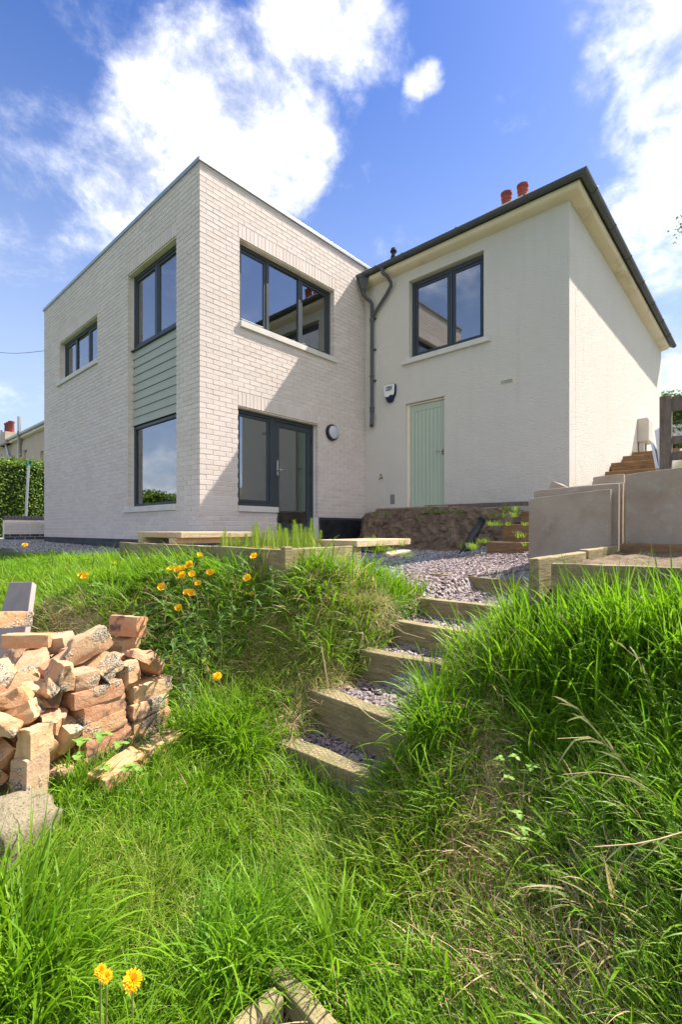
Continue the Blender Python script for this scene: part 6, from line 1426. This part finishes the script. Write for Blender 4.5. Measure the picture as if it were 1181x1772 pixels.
# lance-leaved stems (willowherb): every large leaf is its own part
def lance(name='leaf', L=.075, w=.015, m_=None, droop=.5):
    v, f, h = [], [], []; S = 7
    for i in range(S+1):
        t = i/S; ww = w*.5*math.sin(math.pi*(.06+.94*t)**.8) if t < 1 else 0.0005; z = .28*t*L-droop*L*t*t; x = L*t*(1-.1*t)
        v += [(x, -ww, z+ww*.35), (x, 0, z), (x, ww, z+ww*.35)]; h += [t]*3
    for i in range(S): q = 3*i; f += [(q, q+1, q+4, q+3), (q+1, q+2, q+5, q+4)]
    return attr_mesh(name, v, f, [.4]*len(v), h, m_ or M['herb'])
LANCE = [lance(), lance(L=.09, w=.017, droop=.75), lance(L=.06, w=.013, droop=.3)]
def herb(base, top, n, scale, label, group=None, bare=.15, name='willowherb_plant'):
    root = empty(name, base, label, 'plant', group); d = top-base; L = d.length
    q = MB(); q.tube([Vector((0, 0, 0)), d*.5+Vector((.01, 0, 0)), d], [.0032*scale, .0028*scale, .0014*scale], 6); q.build('stem', M['stem'], root, smooth=True, local=False)
    for i in range(n):
        t = bare+(1-bare)*(i+.5)/n; s = scale*(1.15-.75*max(0, t-.45)/.55)*rnd.uniform(.85, 1.1); az = i*2.4+rnd.uniform(-.3, .3); el = -.15-.9*max(0, t-.5)*1.6
        o = bpy.data.objects.new('leaf', LANCE[i % 3]); COL.objects.link(o); o.parent = root
        o.matrix_local = Matrix.Translation(d*t) @ Matrix.Rotation(az, 4, 'Z') @ Matrix.Rotation(el, 4, 'Y') @ Matrix.Scale(s, 4)
    return root
hg = 'willowherb stems on the bank'
def hb(px_, py0, py1, d, n, s, l_, bare=.15, dx=0): herb(at(px_, py0, d), at(px_+dx, py1, d-.02), n, s, l_, hg, bare)
hb(312, 1225, 1128, 2.3, 20, 1.05, 'bushy willowherb in front of the bank just right of the brick heap')
hb(331, 1235, 1170, 2.22, 14, .85, 'short pale willowherb beside the dandelion at the foot of the bank')
hb(318, 1125, 1070, 2.5, 13, .9, 'willowherb on the dark bank face under the poppies', .2)
hb(381, 1170, 1062, 2.45, 15, .95, 'tall willowherb with bare brown lower stem in the middle of the bank', .6)
hb(358, 1175, 1105, 2.4, 9, .7, 'thin willowherb with mostly bare stem left of the tall one', .65, -6)
hb(418, 1010, 955, 2.7, 14, 1.05, 'glossy willowherb leaning against the bed board by the lone poppy')
hb(395, 1010, 968, 2.7, 10, .9, 'low glossy willowherb left of the one at the bed board')
hb(648, 1020, 950, 3.2, 15, 1.0, 'leafy stem at the path edge near the slate chippings', .1)
hb(664, 1035, 985, 3.1, 12, .9, 'shorter leafy stem right of the tallest one by the slate', .1)
hb(517, 1110, 1062, 2.6, 9, .75, 'small pale leafy stem on the bank left of the steps', .3)
hb(90, 980, 955, 4.0, 12, 1.3, 'leafy green plant at the far left end of the bank crest', .1)
hb(250, 1110, 1050, 2.65, 12, 1.0, 'leafy stem in the shade of the bank behind the brick heap', .2)
hb(160, 985, 950, 3.6, 12, 1.2, 'leafy plant on the crest in front of the dark plinth', .1)
for k, (x_, y_, d_, l_) in enumerate(((285, 1075, 2.6, 'leafy dark stem low under the leftmost poppies'), (340, 1085, 2.55, 'leafy dark stem under the middle of the poppy cluster'), (400, 1085, 2.5, 'leafy dark stem right of the poppy cluster'), (300, 1150, 2.4, 'leafy stem at the foot of the bank behind the bushy willowherb'),
    (440, 1075, 2.5, 'leafy stem below the right-hand poppies'), (470, 1040, 2.6, 'leafy stem near the corner post of the horsetail bed'), (350, 1140, 2.35, 'low leafy stem between the two willowherbs at the bank foot'), (575, 1010, 3.1, 'leafy stem in front of the small pale platform'), (610, 1000, 3.2, 'leafy stem among tall grass below the small platform'))): hb(x_, y_, y_-62, d_, 14, 1.0, l_, .08)
# bramble / raspberry sprigs
M['weed_one'] = mk_leaf('fresh_leaf', (.13, .27, .04), (.24, .40, .08), None, .42, inst=False)
def tri_leaf():
    v, f, h = [], [], []; L = .05; S = 8
    for i in range(S+1):
        t = i/S; ww = .019*math.sin(math.pi*(.08+.9*t)**.75)*(1.12 if i % 2 else .88); v += [(L*t, -ww, .004*math.sin(t*7)+ww*.3), (L*t, 0, 0), (L*t, ww, ww*.3-.003*math.sin(t*6))]; h += [t]*3
    for i in range(S): q = 3*i; f += [(q, q+1, q+4, q+3), (q+1, q+2, q+5, q+4)]
    return attr_mesh('leaflet', v, f, [.8]*len(v), h, M['weed_one'])
TRI = tri_leaf()
def sprig(base, heads, label, s=1.0):
    root = empty('bramble_sprig', base, label, 'plant')
    q = MB()
    for hd in heads: q.tube([Vector((0, 0, 0)), Vector(hd)*.55+Vector((0, 0, .01)), Vector(hd)], .0013*s, 5)
    q.build('stem', M['stem'], root, smooth=True, local=False)
    for hd in heads:
        a0 = rnd.uniform(0, 6.28)
        for k in range(3):
            o = bpy.data.objects.new('leaflet', TRI); COL.objects.link(o); o.parent = root
            o.matrix_local = Matrix.Translation(hd) @ Matrix.Rotation(a0+k*2.09, 4, 'Z') @ Matrix.Rotation(rnd.uniform(-.1, .45), 4, 'Y') @ Matrix.Scale(s*rnd.uniform(.8, 1.05), 4)
    return root
sprig(at(160, 1335, 1.95), [(-.03, .03, .13), (.03, -.02, .15), (.09, -.05, .10), (-.06, .0, .09)], 'fresh green bramble sprig in front of the brick heap', .95)
sprig(at(905, 1372, 1.65), [(-.05, .06, .12), (-.02, .02, .13), (.0, -.03, .10), (-.08, .02, .08)], 'small round-leaved sprig on the thatched strip right of the steps', .5)
sprig(at(915, 1470, 1.5), [(-.03, .0, .08), (.02, -.03, .06), (-.01, .03, .11)], 'second round-leaved sprig lower down the right-hand bank', .5)
sprig(at(200, 1355, 1.9), [(-.03, .03, .07), (.03, -.02, .06), (.06, -.03, .05)], 'low bramble leaves at the foot of the brick heap', .8)
# horsetails in the left bed
def horsetail_mesh(seed):
    r = random.Random(seed); v, f, t, h = [], [], [], []; Hh = .23; W_ = 9
    def needle(p, dr, L, w):
        k = len(v); s = dr.orthogonal().normalized()*w; s2 = dr.cross(s).normalized()*w
        for a_ in (s, s2):
            k = len(v); v.extend([tuple(p-a_), tuple(p+a_), tuple(p+dr*L)]); f.append((k, k+1, k+2)); t.extend([r.random()]*3); h.extend([0, 0, 1])
    for i in range(W_*2):
        z = Hh*(.10+.88*i/(W_*2)); L = (.085*(1-.80*i/(W_*2))+.006)*min(1, .45+i/7)
        for k in range(11):
            a = 6.283*k/11+r.uniform(-.2, .2); needle(Vector((0, 0, z)), Vector((math.cos(a), math.sin(a), .55+.35*i/W_)).normalized(), L*r.uniform(.6, 1.25), .0013)
    k = len(v)
    needle(Vector((0, 0, 0)), Vector((0, 0, 1)), Hh*1.05, .002)
    return attr_mesh('frond', v, f, t, h, M['horsetail'], False)
HT = [horsetail_mesh(i) for i in range(4)]
r_ = random.Random(14); cand = []
ORD = [''] + [w for w in 'first second third fourth fifth sixth seventh eighth ninth tenth eleventh twelfth thirteenth fourteenth fifteenth sixteenth seventeenth eighteenth nineteenth twentieth'.split()] + ['twenty-'+w for w in 'first second third fourth fifth sixth seventh eighth ninth'.split()] + ['thirtieth'] + ['thirty-'+w for w in 'first second third fourth fifth sixth seventh eighth ninth'.split()]
xs = [392, 401, 412, 421, 431, 438, 447, 456, 463, 470, 478, 486, 492, 499, 506, 511, 518, 525, 531, 538, 543, 548, 407, 426, 452, 475, 497, 515, 535, 384, 415, 444, 468, 489, 522, 541]
for k, x in enumerate(xs):
    top = 912 if x < 430 else (906 if x < 480 else 902); top += r_.uniform(-3, 16)
    if x in (447, 506, 518, 531): top -= 8
    d = r_.uniform(3.3, 4.2) if x > 470 else r_.uniform(3.6, 4.6)
    dz = (917-top)/819*d; p = at(x, top, d); hgt = p.z+.20
    rank = sorted(xs).index(x)+1
    root = empty('horsetail_plant', (p.x, p.y, -.20), 'feathery light green horsetail, %s counted from the left in the raised bed' % ORD[rank], 'plant', 'horsetails in the left bed')
    o = bpy.data.objects.new('frond', HT[k % 4]); COL.objects.link(o); o.parent = root; o.rotation_euler = (r_.uniform(-.22, .22), r_.uniform(-.22, .22), r_.uniform(0, 6)); s = hgt/.23; o.scale = (r_.uniform(.8, 1.15), r_.uniform(.8, 1.15), s)
# low feathery greens under the platform edge
# bent grass stalks with seed heads at the right
def stalk(pts, label, heads=5, r=.0016):
    pts = [Vector(p) for p in pts]; root = empty('grass_stalk', pts[0], label, 'grass stalk', 'arching pale grass stalks on the right-hand bank')
    q = MB(); q.tube([p-pts[0] for p in pts], [r*(1-.5*i/len(pts)) for i in range(len(pts))], 5); q.build('stem', M['stick'], root, smooth=True, local=False)
    v, f, h = [], [], []
    for k in range(heads):
        t = .35+.62*k/heads; i = min(len(pts)-2, int(t*(len(pts)-1))); p = pts[i].lerp(pts[i+1], t*(len(pts)-1)-i)-pts[0]; d = (pts[i+1]-pts[i]).normalized()
        d = (d*1.0+Vector((rnd.gauss(0, .35), rnd.gauss(0, .35), rnd.gauss(-.15, .3)))).normalized(); L = rnd.uniform(.05, .10); w = .0026; sd = d.cross(Vector((CN, SN, 0))).normalized()
        b = len(v)
        for i2 in range(5):
            tt = i2/4; pp_ = p+d*L*tt+Vector((0, 0, -.02*tt*tt)); ww = w*math.sin(math.pi*(.15+.85*tt)**.9)+.0002; v += [tuple(pp_-sd*ww), tuple(pp_+sd*ww)]; h += [tt, tt]
        for i2 in range(4): f.append((b+2*i2, b+2*i2+1, b+2*i2+3, b+2*i2+2))
    me = attr_mesh('seed_head', v, f, [.6]*len(v), h, M['pale_one'], False); o = bpy.data.objects.new('seed_head', me); COL.objects.link(o); o.parent = root; tag(o, kind='stuff')
M['pale_one'] = mk_leaf('pale_blade', (.30, .34, .14), (.42, .42, .22), None, .35, inst=False)
def px3(L, d0, d1): n = len(L); return [at(x, y, d0+(d1-d0)*i/(n-1)) for i, (x, y) in enumerate(L)]
stalk(px3([(1095, 1345), (1060, 1300), (1020, 1250), (1000, 1225), (960, 1205)], 1.45, 1.42), 'uppermost pale arching grass stalk, pointing up and left')
stalk(px3([(1130, 1400), (1085, 1330), (1060, 1295), (1020, 1275), (965, 1278)], 1.40, 1.36), 'second pale arching grass stalk below the uppermost')
stalk(px3([(1181, 1420), (1130, 1370), (1090, 1345), (1030, 1335), (975, 1340)], 1.32, 1.28), 'third pale arching grass stalk bending flat to the left')
stalk(px3([(1200, 1430), (1181, 1440), (1140, 1452), (1100, 1460), (1030, 1465)], 1.15, 1.1), 'lowest bold grass stalk entering from the right edge', 4, .0022)
stalk(px3([(1150, 1300), (1130, 1200), (1105, 1140), (1060, 1105)], 1.7, 1.65), 'green-tan stalk leaning left in the tall grass', 4)
stalk(px3([(1010, 1210), (1000, 1130), (985, 1080), (960, 1060)], 2.1, 2.05), 'thin stalk leaning left in front of the right-hand bed', 4)
# dry sticks and dock stalk on the left of the steps
def stick(pts, r, label, name='dry_stick', m_='stick'):
    pts = [Vector(p) for p in pts]; q = MB(); q.tube([p-pts[0] for p in pts], r, 6); o = q.build(name, M[m_], None, smooth=True); o.location = pts[0]; tag(o, label, 'stick'); return o
stick(px3([(568, 1190), (562, 1150), (556, 1118)], 2.55, 2.6), .004, 'short dry stick standing at the left end of the second step timber')
stick(px3([(620, 1130), (626, 1108), (629, 1096)], 2.85, 2.86), .005, 'dry broken stick at the left end of the third step timber')
M['rust'] = simple('rust_red_seeds', (.25, .05, .02), (.18, .03, .015), 40, .8)
stick(px3([(634, 1078), (637, 1062), (641, 1050)], 2.95, 2.95), [.002, .004, .005], 'rust-red dried dock stalk beside the path', 'dock_stalk', 'rust')
stick(px3([(595, 1200), (640, 1240), (700, 1275)], 2.2, 2.0), .0022, 'long dry stem lying over the slate below the second step')
stick(px3([(675, 1080), (700, 1095), (735, 1105)], 2.8, 2.7), .0022, 'thin dry stem lying over the fourth step timber')
# birch at the right edge
bt = Vector((6.6, -2.7, h1(6.6, -2.7)))
bi = empty('birch_tree', bt, 'small birch just outside the right edge, only its leaf tips showing against the sky', 'tree')
q = MB(); tp_ = bt+Vector((.2, .3, 4.6)); q.tube([bt-Vector((0, 0, .2)), bt+Vector((.1, 0, 1.5)), bt+Vector((.05, .2, 3.2)), tp_], [.09, .07, .045, .012], 9)
tips = []
for k in range(24):
    t = .35+.65*k/24; p = bt.lerp(tp_, t); a = k*2.4; L = 1.5*(1.15-t)+.25; e = p+Vector((math.cos(a)*L, math.sin(a)*L, .45*L)); m__ = p.lerp(e, .5)+Vector((0, 0, .12)); q.tube([p, m__, e], [.02, .012, .005], 5); tips += [m__, e, m__.lerp(e, .5)]
lt_ = at(1168, 398, 5.0); near_ = bt+Vector((.05, .15, 2.3)); q.tube([near_, near_.lerp(lt_, .5)+Vector((0, 0, .35)), lt_], [.03, .015, .003], 5); tips += [lt_.lerp(near_, .03), lt_.lerp(near_, .07), lt_.lerp(near_, .13)+Vector((0, 0, .05)), lt_.lerp(near_, .2)+Vector((0, 0, .1))]*2
q.build('trunk', M['bark'], bi, smooth=True)
def samp(r): c = r.choice(tips); return c+Vector((r.gauss(0, .07), r.gauss(0, .07), r.gauss(-.02, .07))), Vector((0, 0, -.5))
leaf_obj('crown', bi, M['hedge'], 3400, samp, .034, 77)
